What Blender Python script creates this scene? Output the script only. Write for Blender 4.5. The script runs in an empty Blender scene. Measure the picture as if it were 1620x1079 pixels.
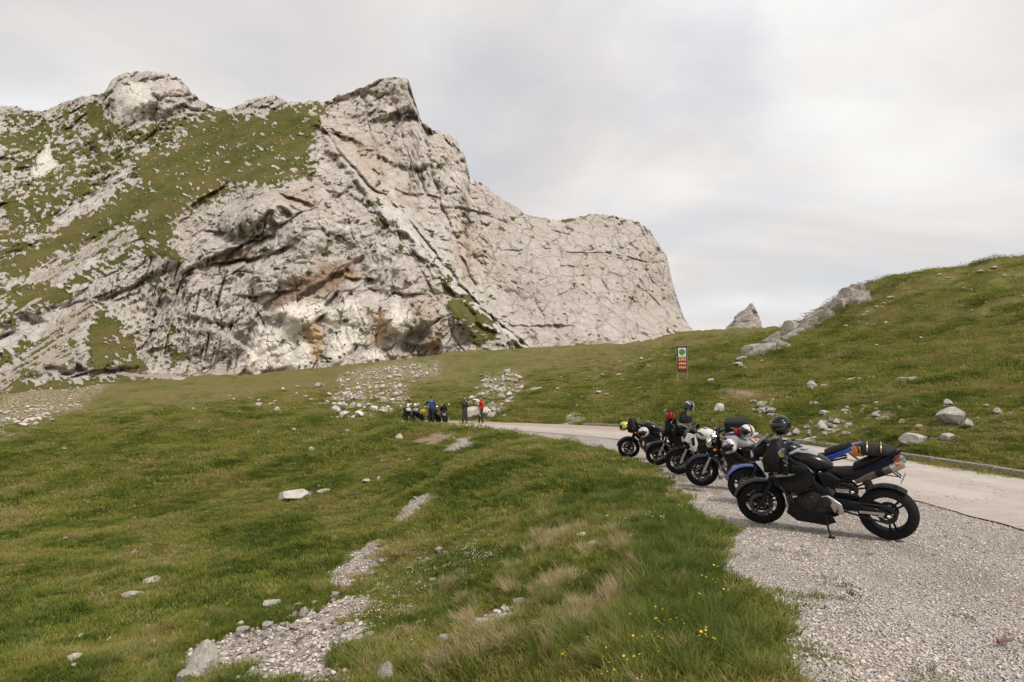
import bpy, bmesh, math, random
import numpy as np
from mathutils import Vector, Matrix
random.seed(7); rng = np.random.default_rng(11)
R = math.radians
C = bpy.context.scene.collection
SC = bpy.context.scene

# ------------------------------------------------------------------ camera
F = 960.0; EYE = 1.67; PITCH = math.atan(90 / F)
cam_d = bpy.data.cameras.new('camera'); cam = bpy.data.objects.new('camera', cam_d); C.objects.link(cam)
cam.location = (0, 0, EYE); cam.rotation_euler = (math.pi / 2 + PITCH, 0, 0)
cam_d.sensor_width = 36; cam_d.lens = 36 * F / 1620; cam_d.clip_start = 0.1; cam_d.clip_end = 20000
SC.camera = cam

# ------------------------------------------------------------------ sky and sun
SUN_AZ, SUN_EL = R(138), R(50)          # azimuth measured to the right of the view direction
w = bpy.data.worlds.new('World'); SC.world = w; w.use_nodes = True
nt = w.node_tree; nt.nodes.clear()
def wn(t, **k):
    n = nt.nodes.new(t)
    for a, b in k.items(): setattr(n, a, b)
    return n
out = wn('ShaderNodeOutputWorld'); mix = wn('ShaderNodeMixShader')
sky = wn('ShaderNodeTexSky', sky_type='NISHITA', sun_disc=False, sun_elevation=SUN_EL, sun_rotation=SUN_AZ)
sky.air_density = 1.2; sky.dust_density = 2.0
b1 = wn('ShaderNodeBackground'); b1.inputs[1].default_value = 0.10
b2 = wn('ShaderNodeBackground'); b2.inputs[1].default_value = 0.48
tc = wn('ShaderNodeTexCoord')
sep = wn('ShaderNodeSeparateXYZ'); nt.links.new(tc.outputs['Generated'], sep.inputs[0])
den = wn('ShaderNodeMath', operation='ADD'); nt.links.new(sep.outputs[2], den.inputs[0]); den.inputs[1].default_value = 0.34
den2 = wn('ShaderNodeMath', operation='MAXIMUM'); nt.links.new(den.outputs[0], den2.inputs[0]); den2.inputs[1].default_value = 0.12
inv = wn('ShaderNodeMath', operation='DIVIDE'); inv.inputs[0].default_value = 1; nt.links.new(den2.outputs[0], inv.inputs[1])
vm = wn('ShaderNodeVectorMath', operation='SCALE'); nt.links.new(tc.outputs['Generated'], vm.inputs[0]); nt.links.new(inv.outputs[0], vm.inputs['Scale'])
mp = wn('ShaderNodeMapping'); nt.links.new(vm.outputs[0], mp.inputs[0]); mp.inputs['Location'].default_value = (-0.750, 6.643, 1.198); mp.inputs['Scale'].default_value = (1.0, 1.25, 1.0)
n1 = wn('ShaderNodeTexNoise'); nt.links.new(mp.outputs[0], n1.inputs['Vector'])
n1.inputs['Scale'].default_value = 0.95; n1.inputs['Detail'].default_value = 6; n1.inputs['Roughness'].default_value = 0.5; n1.inputs['Distortion'].default_value = 0.5
r1 = wn('ShaderNodeValToRGB'); nt.links.new(n1.outputs[0], r1.inputs[0])
e = r1.color_ramp.elements
e[0].position = 0.34; e[0].color = (0.64, 0.625, 0.635, 1)
e[1].position = 0.66; e[1].color = (1.02, 1.0, 0.975, 1)
m_ = e.new(0.50); m_.color = (0.80, 0.775, 0.765, 1)
nt.links.new(r1.outputs[0], b2.inputs[0])
n2 = wn('ShaderNodeTexNoise'); nt.links.new(mp.outputs[0], n2.inputs['Vector'])
n2.inputs['Scale'].default_value = 1.9; n2.inputs['Detail'].default_value = 5; n2.inputs['Roughness'].default_value = 0.55
r2 = wn('ShaderNodeValToRGB'); nt.links.new(n2.outputs[0], r2.inputs[0])
e = r2.color_ramp.elements
e[0].position = 0.36; e[0].color = (0.80, 0.80, 0.80, 1); e[1].position = 0.52; e[1].color = (1, 1, 1, 1)
nt.links.new(sky.outputs[0], b1.inputs[0])
nt.links.new(r2.outputs[0], mix.inputs[0]); nt.links.new(b1.outputs[0], mix.inputs[1]); nt.links.new(b2.outputs[0], mix.inputs[2])
nt.links.new(mix.outputs[0], out.inputs[0])

sl = bpy.data.lights.new('sun', 'SUN'); so = bpy.data.objects.new('sun', sl); C.objects.link(so)
sl.energy = 1.5; sl.angle = R(10); sl.color = (1.0, 0.93, 0.83)
sdir = Vector((math.sin(SUN_AZ) * math.cos(SUN_EL), math.cos(SUN_AZ) * math.cos(SUN_EL), math.sin(SUN_EL)))
so.rotation_euler = sdir.to_track_quat('Z', 'Y').to_euler(); so.location = (20, 10, 60)

SC.view_settings.view_transform = 'Standard'; SC.view_settings.look = 'None'
SC.view_settings.gamma = 1; SC.view_settings.exposure = 1.0; SC.view_settings.use_curve_mapping = False
SC.render.engine = 'CYCLES'
SC.cycles.max_bounces = 5; SC.cycles.diffuse_bounces = 3; SC.cycles.glossy_bounces = 3
SC.cycles.transmission_bounces = 3; SC.cycles.transparent_max_bounces = 6

# ------------------------------------------------------------------ helpers: pixels of the photograph to places
cp, sp = math.cos(PITCH), math.sin(PITCH)
def rays(px, py):
    u = (np.asarray(px, float) - 810) / F; v = (539.5 - np.asarray(py, float)) / F
    u, v = np.broadcast_arrays(u, v)
    return np.stack([u, cp - v * sp, sp + v * cp], -1)
def place(px, py, Y):                       # the point seen at a pixel at a given distance ahead
    d = rays(px, py); t = np.asarray(Y, float) / d[..., 1]
    return d * t[..., None] + np.array([0, 0, EYE])
def on_flat(px, py, z=0.0):
    d = rays(px, py); t = (z - EYE) / d[..., 2]
    return d * t[..., None] + np.array([0, 0, EYE])

# ------------------------------------------------------------------ numpy noise
_perm = np.random.default_rng(3).permutation(256); _perm = np.concatenate([_perm, _perm, _perm])
_g3 = np.array([[1,1,0],[-1,1,0],[1,-1,0],[-1,-1,0],[1,0,1],[-1,0,1],[1,0,-1],[-1,0,-1],[0,1,1],[0,-1,1],[0,1,-1],[0,-1,-1],[1,1,0],[-1,1,0],[0,-1,1],[0,-1,-1]], float)
def perlin(p):
    p = np.asarray(p, float); i = np.floor(p).astype(int); f = p - i; i &= 255
    u = f * f * f * (f * (f * 6 - 15) + 10); r = 0
    for a in (0, 1):
        wx = u[..., 0] if a else 1 - u[..., 0]
        for b in (0, 1):
            wy = u[..., 1] if b else 1 - u[..., 1]
            for c in (0, 1):
                wz = u[..., 2] if c else 1 - u[..., 2]
                h = _perm[_perm[_perm[i[..., 0] + a] + i[..., 1] + b] + i[..., 2] + c] & 15
                g = _g3[h]
                r = r + wx * wy * wz * (g[..., 0] * (f[..., 0] - a) + g[..., 1] * (f[..., 1] - b) + g[..., 2] * (f[..., 2] - c))
    return r
def fbm(p, octv=4, gain=0.5, lac=2.03, ridged=False):
    p = np.asarray(p, float); a = 1.0; r = 0; t = 0
    for k in range(octv):
        n = perlin(p + 17.3 * k)
        r = r + a * ((1 - 2 * np.abs(n)) if ridged else n); t += a; a *= gain; p = p * lac
    return r / t
def _hash(i, s):
    x = (i[..., 0] * 73856093) ^ (i[..., 1] * 19349663) ^ (i[..., 2] * 83492791) ^ (s * 2654435)
    x = (x ^ (x >> 13)) * 1274126177; x = x ^ (x >> 16)
    return (x & 0xFFFF) / 65535.0
def worley(p, seed=0):                      # nearest cell: F1, F2, per-cell values and the offset from the cell's point
    p = np.asarray(p, float); sh = p.shape[:-1]; p = p.reshape(-1, 3); b = np.floor(p).astype(np.int64)
    f1 = np.full(len(p), 9.0); f2 = f1.copy(); best = b.copy()
    for dx in (-1, 0, 1):
        for dy in (-1, 0, 1):
            for dz in (-1, 0, 1):
                c = b + np.array([dx, dy, dz]); d2 = 0
                for k in range(3): d2 = d2 + (p[:, k] - c[:, k] - _hash(c, seed + 1 + k)) ** 2
                m = d2 < f1; f2 = np.where(m, f1, np.minimum(f2, d2)); f1 = np.where(m, d2, f1); best[m] = c[m]
    off = p - best - np.stack([_hash(best, seed + k) for k in (1, 2, 3)], -1); rid = np.stack([_hash(best, seed + k) for k in (4, 5, 6, 7)], -1)
    return np.sqrt(f1).reshape(sh), np.sqrt(f2).reshape(sh), rid.reshape(sh + (4,)), off.reshape(sh + (3,))
def sstep(a, b, x):
    t = np.clip((np.asarray(x, float) - a) / (b - a), 0, 1); return t * t * (3 - 2 * t)
def tps_fit(P, v, lam=1e-4):
    n = len(P); d = np.linalg.norm(P[:, None] - P[None], axis=-1)
    K = np.where(d > 0, d * d * np.log(d + 1e-12), 0) + lam * np.eye(n)
    Q = np.hstack([np.ones((n, 1)), P]); A = np.block([[K, Q], [Q.T, np.zeros((3, 3))]])
    s = np.linalg.solve(A, np.concatenate([v, np.zeros(3)])); return P, s[:n], s[n:]
def tps_eval(m, X):
    P, wgt, a = m; sh = X.shape[:-1]; X = X.reshape(-1, 2); o = np.empty(len(X))
    for k in range(0, len(X), 40000):
        x = X[k:k + 40000]; d2 = ((x[:, None] - P[None]) ** 2).sum(-1)
        o[k:k + 40000] = (0.5 * d2 * np.log(d2 + 1e-12)) @ wgt + a[0] + x @ a[1:]
    return o.reshape(sh)
def seg_dist(x, y, pts, closed=False):
    d = np.full(np.shape(x), 1e9); n = len(pts)
    for k in range(n if closed else n - 1):
        (ax, ay), (bx, by) = pts[k], pts[(k + 1) % n]
        vx, vy = bx - ax, by - ay; L = vx * vx + vy * vy + 1e-12
        t = np.clip(((x - ax) * vx + (y - ay) * vy) / L, 0, 1)
        d = np.minimum(d, np.hypot(x - ax - t * vx, y - ay - t * vy))
    return d
def inside(x, y, pts):
    r = np.zeros(np.shape(x), bool); n = len(pts)
    for k in range(n):
        (ax, ay), (bx, by) = pts[k], pts[(k + 1) % n]
        if ay == by: continue
        c = ((ay > y) != (by > y)) & (x < (bx - ax) * (y - ay) / (by - ay) + ax); r ^= c
    return r
def poly_sd(x, y, pts):                      # signed distance, positive inside
    d = seg_dist(x, y, pts, True); return np.where(inside(x, y, pts), d, -d)
def smooth_line(pts, n=8):                  # Catmull-Rom
    p = [np.array(q, float) for q in pts]; p = [2 * p[0] - p[1]] + p + [2 * p[-1] - p[-2]]; o = []
    for k in range(1, len(p) - 2):
        for t in np.linspace(0, 1, n, endpoint=False):
            a, b, c, d = p[k - 1:k + 3]
            o.append(0.5 * ((2 * b) + (c - a) * t + (2 * a - 5 * b + 4 * c - d) * t * t + (3 * b - a - 3 * c + d) * t ** 3))
    o.append(p[-2]); return [tuple(q) for q in o]

# ------------------------------------------------------------------ helpers: objects and materials
def tag(o, label=None, cat=None, group=None, kind=None):
    if label: o['label'] = label
    if cat: o['category'] = cat
    if group: o['group'] = group
    if kind: o['kind'] = kind
    return o
def empty(name, loc=(0, 0, 0), rz=0, lean=0):
    o = bpy.data.objects.new(name, None); C.objects.link(o); o.location = loc; o.rotation_mode = 'XYZ'
    o.rotation_euler = (lean, 0, rz); o.empty_display_size = 0.2
    return o
def grid_mesh(name, P, wrap=False):
    nr, nc = P.shape[:2]; idx = np.arange(nr * nc).reshape(nr, nc)
    if wrap: idx = np.hstack([idx, idx[:, :1]])
    q = np.stack([idx[:-1, :-1], idx[:-1, 1:], idx[1:, 1:], idx[1:, :-1]], -1).reshape(-1, 4)
    me = bpy.data.meshes.new(name); me.vertices.add(nr * nc); me.vertices.foreach_set('co', P.reshape(-1).astype(np.float32))
    me.loops.add(q.size); me.loops.foreach_set('vertex_index', q.reshape(-1).astype(np.int32))
    me.polygons.add(len(q)); me.polygons.foreach_set('loop_start', (np.arange(len(q)) * 4).astype(np.int32))
    me.polygons.foreach_set('loop_total', np.full(len(q), 4, np.int32))
    me.polygons.foreach_set('use_smooth', np.ones(len(q), bool))
    me.update(calc_edges=True); return me
def attr(me, name, v):
    a = me.attributes.new(name, 'FLOAT', 'POINT'); a.data.foreach_set('value', np.asarray(v, np.float32).reshape(-1))

class NT:                                    # a small node-tree writer
    def __init__(s, name):
        s.m = bpy.data.materials.new(name); s.m.use_nodes = True; s.t = s.m.node_tree
        s.b = s.t.nodes['Principled BSDF']; s.o = s.t.nodes['Material Output']
    def n(s, t, ins=(), **k):
        q = s.t.nodes.new(t)
        for a, b in k.items(): setattr(q, a, b)
        for key, v in (ins.items() if isinstance(ins, dict) else enumerate(ins)):
            s.set(q.inputs[key], v)
        return q
    def set(s, sock, v):
        if v is None: return
        if isinstance(v, bpy.types.NodeSocket): s.t.links.new(v, sock)
        elif isinstance(v, bpy.types.Node): s.t.links.new(v.outputs[0], sock)
        else: sock.default_value = v
    def attr(s, name): return s.n('ShaderNodeAttribute', attribute_name=name).outputs['Fac']
    def noise(s, scale, detail=3, rough=0.55, vec=None, dist=0):
        return s.n('ShaderNodeTexNoise', {'Vector': vec, 'Scale': scale, 'Detail': detail, 'Roughness': rough, 'Distortion': dist}).outputs[0]
    def math(s, op, a, b=None, c=False): return s.n('ShaderNodeMath', (a, b), operation=op, use_clamp=c).outputs[0]
    def mr(s, v, a, b, c=0.0, d=1.0): return s.n('ShaderNodeMapRange', {0: v, 1: a, 2: b, 3: c, 4: d}, interpolation_type='SMOOTHSTEP').outputs[0]
    def mix(s, f, a, b, mode='MIX'):
        q = s.n('ShaderNodeMix', data_type='RGBA', blend_type=mode)
        for i, v in ((0, f), (6, a), (7, b)):
            if isinstance(v, tuple) and len(v) == 3: v = v + (1,)
            s.set(q.inputs[i], v)
        return q.outputs[2]
    def pos(s): return s.n('ShaderNodeNewGeometry').outputs['Position']
    def obj(s): return s.n('ShaderNodeTexCoord').outputs['Object']
    def map(s, vec, scale=(1, 1, 1), rot=(0, 0, 0)): return s.n('ShaderNodeMapping', {0: vec, 2: rot, 3: scale}).outputs[0]
    def bump(s, h, strength=0.5, dist=0.05, prev=None): return s.n('ShaderNodeBump', {'Strength': strength, 'Distance': dist, 'Height': h, 'Normal': prev}).outputs[0]
    def done(s, col=None, rough=None, normal=None, **k):
        for key, v in (('Base Color', col), ('Roughness', rough), ('Normal', normal)):
            if isinstance(v, tuple) and key == 'Base Color' and len(v) == 3: v = v + (1,)
            if v is not None: s.set(s.b.inputs[key], v)
        for key, v in k.items(): s.set(s.b.inputs[key.replace('_', ' ')], v)
        return s.m
_mats = {}
def mat(name, col, rough=0.5, metal=0.0, coat=0.0, var=0.12, scale=14.0, bump=0.0, spec=0.5):
    if name in _mats: return _mats[name]
    t = NT(name); p = t.obj(); n = t.noise(scale, 5, 0.6, p)
    dark = tuple(c * (1 - var) for c in col); lite = tuple(min(1, c * (1 + var)) for c in col)
    c = t.mix(t.mr(n, 0.3, 0.7), dark, lite)
    rg = t.mr(t.noise(scale * 2.3, 4, 0.6, p), 0.3, 0.7, max(0.02, rough * 0.8), min(1, rough * 1.25))
    nm = t.bump(t.noise(scale * 6, 3, 0.6, p), bump, 0.004) if bump else None
    _mats[name] = t.done(c, rg, nm, Metallic=metal, Specular_IOR_Level=spec, Coat_Weight=coat, Coat_Roughness=0.08)
    return _mats[name]
# ------------------------------------------------------------------ plan of the road (metres, x right, y ahead)
GRAVEL_L = smooth_line([(0.2, -14), (0.7, -4), (1.15, 1.2), (1.5, 3.6), (1.95, 5.4), (2.35, 7.25), (2.85, 10), (3.0, 12.4), (3.05, 15.5), (2.75, 18.8), (1.7, 24), (-0.4, 30), (-4.2, 36), (-6.6, 39.5), (-8.6, 42)])
ROAD_L = smooth_line([(6.0, -14), (6.3, 0), (6.5, 7.8), (6.6, 11), (6.35, 15), (5.6, 20), (4.2, 25), (0.9, 30.6), (-3.6, 36.4), (-6.2, 40), (-8.2, 42.3)])
ROAD_R = smooth_line([(10.0, -14), (10.3, 0), (10.5, 8), (10.55, 14), (10.5, 20), (9.9, 26), (8.4, 31), (5.8, 35), (1.8, 39.3), (-1.8, 42.6), (-5.5, 45), (-8.6, 45.6)])
CORR = GRAVEL_L + ROAD_R[::-1]
ROADP = ROAD_L + ROAD_R[::-1]

# ------------------------------------------------------------------ shape of the land: control points (pixel x, pixel y, distance ahead)
CT = [(0,1079,8.6),(300,1079,7.4),(600,1079,5.5),(820,1079,4.7),(0,900,17),(0,800,28),(0,725,43),(0,692,58),(0,684,64),(0,676,76),(0,648,105),(0,612,150),
 (150,980,12),(150,850,21),(150,740,36),(150,672,52),(150,660,62),(150,652,80),(150,605,155),
 (300,900,15.2),(300,800,24.5),(300,720,37),(300,668,49),(300,650,57),(300,645,70),(300,615,110),(300,590,168),
 (430,900,14),(430,800,22),(430,715,34),(430,660,50),(430,644,58),(430,636,72),(430,588,165),
 (560,900,12.3),(560,800,20.3),(560,720,30),(560,682,38.5),(560,660,46),(560,643,56),(560,605,105),(560,576,165),
 (640,668,43),(640,650,50),(640,600,105),(640,570,165),
 (700,900,10.1),(700,800,16.6),(700,720,24.5),(700,692,30),(700,673,36.6),(700,658,46),(700,640,56),(700,600,100),(700,560,170),
 (780,655,46),(780,620,70),(780,556,160),(850,900,7.65),(850,800,12.2),(850,722,19),(850,664,41),(850,640,50),(850,600,82),(850,551,165),
 (920,660,40),(920,600,76),(920,548,150),(1000,1079,3.95),(1000,900,6.2),(1000,800,10),(1000,668,36.5),(1000,650,41),(1000,600,66),(1000,545,130),(1000,552,170),
 (1080,676,32),(1080,640,36),(1080,606,41),(1080,570,58),(1080,540,95),(1085,531,125),(1085,540,170),
 (1140,684,28),(1140,650,31.5),(1140,610,40),(1140,560,64),(1140,526,118),(1140,540,165),
 (1200,690,25),(1200,652,29.5),(1200,620,35),(1200,575,48),(1200,538,78),(1200,521,105),(1200,540,150),
 (1300,700,20.5),(1300,665,24),(1300,632,29.5),(1300,604,37),(1300,560,46),(1300,512,60),(1300,500,70),(1300,530,100),
 (1400,716,16.8),(1400,680,19.8),(1400,640,24.5),(1400,607,31),(1400,588,35),(1400,520,50),(1400,450,67),(1400,475,90),
 (1500,732,14.4),(1500,690,17.2),(1500,640,22.3),(1500,602,29.5),(1500,545,39),(1500,482,52),(1500,431,66),(1500,460,90),
 (1620,748,12.4),(1620,700,15.2),(1620,650,19),(1620,600,26),(1620,522,38),(1620,452,54),(1620,414,66),(1620,440,90),
 (1850,790,10.2),(1850,700,14.2),(1850,600,22),(1850,500,36),(1850,392,60),(1850,420,90),(2300,860,7.4),(2300,700,13),(2300,560,25),(2300,380,52),(2300,400,85),
 (-250,1000,13),(-250,850,24),(-250,730,43),(-250,692,66),(-250,640,120),(-700,1000,14),(-700,800,30),(-700,720,60),(-700,640,110)]
CT = np.array(CT, float); Pt = place(CT[:, 0], CT[:, 1], CT[:, 2])
ext = [(x, y, 0.0) for x, y in GRAVEL_L[::5] if y > 1] + [(x, y, 0.0) for x, y in ROAD_R[::5] if y > 1] + [(x, y, 0.0) for x, y in ROAD_L[::6] if y > 1]
ext += [(-2, 1.0, -0.8), (-6, 2, -1.9), (-14, 3, -3.2), (16, 2, 2.2), (26, 3, 6), (50, 4, 13), (-40, 5, -5), (-90, 10, -8)]
Pt = np.vstack([Pt, np.array(ext)])
def _pol(x, y):
    th = np.arctan2(x, y); r = np.hypot(x, y); return th, r
th_, r_ = _pol(Pt[:, 0], Pt[:, 1])
TPS = tps_fit(np.stack([th_ * 2.6, np.log(r_)], -1), (Pt[:, 2] - EYE) / r_, 2e-4)
def land(x, y, detail=True):
    x = np.asarray(x, float); y = np.asarray(y, float); th, r = _pol(x, y)
    tc_ = np.clip(th, -1.25, 1.25); rc = np.clip(r, 1.3, 172)
    e = tps_eval(TPS, np.stack([tc_ * 2.6, np.log(rc)], -1)); z = EYE + e * rc
    z = z * (1 - sstep(1.3, 2.6, np.abs(th)))
    z = np.where(r > 230, z + (-70 - z) * sstep(230, 1200, r), z)
    sd = poly_sd(x, y, CORR)
    if detail:
        p = np.stack([x, y, np.zeros_like(x)], -1)
        far = sstep(14, 60, r); offr = sstep(0.0, 2.5, -sd)
        z = z + offr * (fbm(p / 3.2 + 5, 3) * (0.30 + 0.32 * far) + fbm(p / 11 + 9, 2) * (0.25 + 1.1 * far) + fbm(p * 0.75 + 3, 2) * 0.16 + fbm(p * 1.9, 2) * 0.08)
        st = fbm(np.stack([x * 0.05 + y * 0.08, y * 0.33 - x * 0.13, 0 * x], -1) + 31, 3, ridged=True)      # terracettes on the right-hand slope
        z = z + offr * sstep(11, 17, x) * (1 - sstep(90, 140, r)) * st * 0.75
    flat = -0.012 + (0.012 * fbm(np.stack([x, y, 0 * x], -1) * 0.9, 2) if detail else 0)
    wgt = sstep(-1.1, 0.15, sd)
    return z * (1 - wgt) + flat * wgt, sd
# masks drawn where the photograph shows them, then carried to the ground
SCREE = [[(380,1079),(440,1030),(470,985),(545,950),(590,945),(585,970),(540,985),(590,990),(570,1020),(520,1040),(560,1079)],
 [(517,915),(545,885),(580,862),(612,855),(620,868),(600,892),(560,918),(528,926)], [(628,825),(640,803),(665,785),(697,778),(688,793),(662,812),(640,828)],
 [(285,1070),(300,1030),(350,1015),(395,1000),(480,990),(470,1040),(420,1050),(340,1060)], [(705,712),(722,698),(745,690),(752,697),(730,712)],
 [(895,662),(910,655),(922,660),(915,670),(898,672)], [(760,985),(790,965),(830,962),(815,982),(780,995)]]
ROCKY = [[(515,640),(540,618),(600,604),(640,612),(645,640),(600,655),(540,655)], [(745,655),(770,600),(810,590),(830,615),(790,650)], [(540,600),(600,578),(690,575),(690,592),(600,600)],
 [(0,640),(60,585),(190,590),(120,640),(0,690)]]
SOIL = [[(648,699),(690,686),(726,681),(720,693),(690,705)], [(1135,615),(1190,618),(1228,623),(1226,631),(1180,629)], [(1125,592),(1145,583),(1150,590)], [(1395,655),(1420,650),(1430,662),(1400,664)]]
TRAIL = [(55, 582), (130, 588), (220, 593), (290, 596)]
def pix(P):
    q = P - np.array([0, 0, EYE]); a = q[..., 1] * cp + q[..., 2] * sp; b = -q[..., 1] * sp + q[..., 2] * cp
    a = np.where(a < 0.2, 0.2, a); return 810 + F * q[..., 0] / a, 539.5 - F * b / a

THF = np.concatenate([np.arange(-180, -50, 3.0), np.arange(-50, 50, 0.118), np.arange(50, 180, 3.0)]) * math.pi / 180
RR = np.concatenate([np.exp(np.linspace(math.log(0.9), math.log(230), 470)), [270, 330, 420, 600, 900, 1500, 3000, 6000]])
TH, RG = np.meshgrid(THF, RR); GX = RG * np.sin(TH); GY = RG * np.cos(TH)
GZ, GSD = land(GX, GY)
GP = np.stack([GX, GY, GZ], -1); PXg, PYg = pix(GP); front = (GY > 1)
pn = np.stack([GX, GY, 0 * GX], -1)
wob = fbm(np.stack([PXg, PYg * 1.6, 0 * PXg], -1) / 16.0, 4) * 26
def pmask(polys, soft=7.0, wk=0.6):
    m = np.zeros(GX.shape)
    for pl in polys:
        sdp = poly_sd(PXg, PYg, pl); m = np.maximum(m, sstep(-soft, soft, sdp + wob * wk + 0.35 * soft))
    return m * front
scree = pmask(SCREE, 8, 0.45)
edge_n = fbm(pn * 0.55, 4) * 1.3 + fbm(pn * 3.1, 3) * 0.45
gravel = sstep(-0.16, 0.30, GSD + edge_n * 0.55)
rocky = pmask(ROCKY, 10); soil = pmask(SOIL, 2.5, 0.18)
soil = np.maximum(soil, 0.75 * (seg_dist(GX, GY, [(-3, 41.5), (2, 38.2), (6, 34.4), (8, 31)]) < 1.1))
trail = sstep(6, 2.5, seg_dist(PXg, PYg, TRAIL) + wob * 0.12) * front
scree = np.maximum(scree, trail)
dry = sstep(0.05, 0.4, fbm(pn / 9 + 40, 3) + 0.35 * sstep(35, 90, RG) - 0.02)
dry = np.maximum(dry, 0.9 * pmask([[(540,640),(560,600),(700,590),(760,610),(690,650)], [(330,620),(520,600),(530,625),(350,640)]], 22))
# stones lying thick raise the surface a little
GZ2 = GZ + scree * (0.01 + 0.05 * np.abs(fbm(pn * 4.5, 3)))
GP[..., 2] = GZ2
me = grid_mesh('ground', GP, wrap=False)
for n_, v_ in (('gravel', gravel), ('scree', scree), ('rocky', rocky), ('soil', soil), ('dry', dry)): attr(me, n_, v_)
t = NT('alpine ground'); p = t.pos()
n_big = t.noise(0.22, 4, 0.6, p); n_mid = t.noise(1.7, 5, 0.62, p); n_fin = t.noise(13, 4, 0.65, p); n_vf = t.noise(60, 3, 0.6, p)
g = t.mix(t.mr(n_mid, 0.34, 0.66), (0.062, 0.074, 0.014), (0.130, 0.140, 0.026))
g = t.mix(t.mr(n_big, 0.35, 0.65, 0, 0.6), g, (0.160, 0.150, 0.036))
n_pat = t.noise(0.6, 6, 0.7, p)
g = t.mix(t.mr(n_pat, 0.50, 0.66, 0, 0.6), g, (0.22, 0.185, 0.062))
g = t.mix(t.mr(n_pat, 0.32, 0.46, 0.75, 0), g, (0.040, 0.046, 0.011))
g = t.mix(t.mr(n_fin, 0.52, 0.72, 0, 0.6), g, (0.20, 0.185, 0.055))
g = t.mix(t.mr(n_fin, 0.28, 0.45, 0.6, 0), g, (0.028, 0.034, 0.010))
g = t.mix(t.math('MULTIPLY', t.attr('dry'), t.mr(n_mid, 0.3, 0.62, 0.25, 0.8)), g, (0.185, 0.142, 0.062))
st = t.n('ShaderNodeTexVoronoi', {'Vector': p, 'Scale': 62.0, 'Randomness': 1.0}); st2 = t.n('ShaderNodeTexVoronoi', {'Vector': p, 'Scale': 15.0})
sc = t.n('ShaderNodeSeparateColor', (st.outputs['Color'],)); 
gc = t.mix(sc.outputs[0], (0.40, 0.35, 0.315), (0.74, 0.675, 0.62))
gc = t.mix(t.mr(sc.outputs[1], 0.8, 0.95, 0, 0.8), gc, (0.17, 0.135, 0.11))
gc = t.mix(t.mr(t.noise(0.8, 4, 0.6, p), 0.42, 0.72, 0, 0.5), gc, (0.40, 0.345, 0.29))
gc = t.mix(t.mr(n_fin, 0.64, 0.78, 0, 0.35), gc, (0.22, 0.185, 0.15))
sx = t.n('ShaderNodeSeparateXYZ', (p,)); lane = t.n('ShaderNodeTexNoise', {'Vector': t.map(p, (1.1, .12, 1), (0, 0, .12)), 'Scale': 1.0, 'Detail': 4.0}).outputs[0]
gc = t.mix(t.mr(lane, 0.50, 0.68, 0, 0.6), gc, (0.60, 0.54, 0.485))
gc = t.mix(t.mr(lane, 0.30, 0.44, 0.55, 0), gc, (0.335, 0.275, 0.225))
cellc = t.n('ShaderNodeSeparateColor', (st2.outputs['Color'],))
rk = t.mix(cellc.outputs[0], (0.42, 0.355, 0.305), (0.68, 0.60, 0.54))
rk = t.mix(t.mr(cellc.outputs[2], 0.75, 0.9, 0, 0.8), rk, (0.16, 0.13, 0.10))
so_c = t.mix(n_fin, (0.20, 0.135, 0.095), (0.36, 0.26, 0.20))
c = t.mix(t.math('MULTIPLY', t.attr('rocky'), t.mr(t.noise(2.6, 5, 0.7, p), 0.50, 0.60)), g, rk)
c = t.mix(t.mr(t.math('ADD', t.attr('scree'), t.math('MULTIPLY', t.math('SUBTRACT', n_fin, 0.5), 1.2)), 0.35, 0.65), c, rk)
c = t.mix(t.mr(t.math('ADD', t.attr('gravel'), t.math('MULTIPLY', t.math('SUBTRACT', n_fin, 0.5), 0.9)), 0.38, 0.62), c, gc)
c = t.mix(t.math('MULTIPLY', t.attr('soil'), t.mr(n_mid, 0.3, 0.55, 0.5, 1.0)), c, so_c)
stony = t.math('MAXIMUM', t.attr('gravel'), t.attr('scree'), True)
h = t.mix(stony, n_fin, st.outputs['Distance'])
nm = t.bump(n_mid, 0.5, 0.35, t.bump(h, 0.85, 0.05))
me.materials.append(t.done(c, 0.92, nm, Specular_IOR_Level=0.15))
ground = bpy.data.objects.new('ground', me); C.objects.link(ground)
tag(ground, 'green alpine meadow with pale gravel lay-by and stony patches', kind='structure')

# ------------------------------------------------------------------ the road sheet, with its ragged left edge, and the kerb
def resample(l, n):
    l = np.array(l); s = np.concatenate([[0], np.cumsum(np.hypot(*np.diff(l, axis=0).T))]); q = np.linspace(0, s[-1], n)
    return np.stack([np.interp(q, s, l[:, 0]), np.interp(q, s, l[:, 1])], -1), s[-1]
nL = 420; A_, _ = resample(ROAD_L, nL); B_, LB = resample(ROAD_R, nL)
ts = np.linspace(0, 1, 15); RP = np.zeros((nL, 15, 3))
jit = fbm(np.stack([np.arange(nL) * 0.16, np.zeros(nL), np.zeros(nL)], -1), 4) * 0.22
for k, tt in enumerate(ts):
    q = A_ + (B_ - A_) * tt
    if k == 0: q = q + (B_ - A_) / np.linalg.norm(B_ - A_, axis=1)[:, None] * jit[:, None]
    RP[:, k, :2] = q; RP[:, k, 2] = 0.028 + 0.035 * math.sin(math.pi * tt) * 0.5
RP[:, 0, 2] = 0.004
me = grid_mesh('road', RP); attr(me, 'side', np.tile(ts, (nL, 1)))
t = NT('worn pale asphalt'); p = t.pos(); nf = t.noise(45, 4, 0.7, p); nb = t.noise(0.9, 5, 0.6, p)
c = t.mix(t.mr(nb, 0.3, 0.7), (0.41, 0.36, 0.315), (0.52, 0.465, 0.415)); c = t.mix(t.mr(nf, 0.35, 0.7), c, (0.36, 0.315, 0.275))
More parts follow.
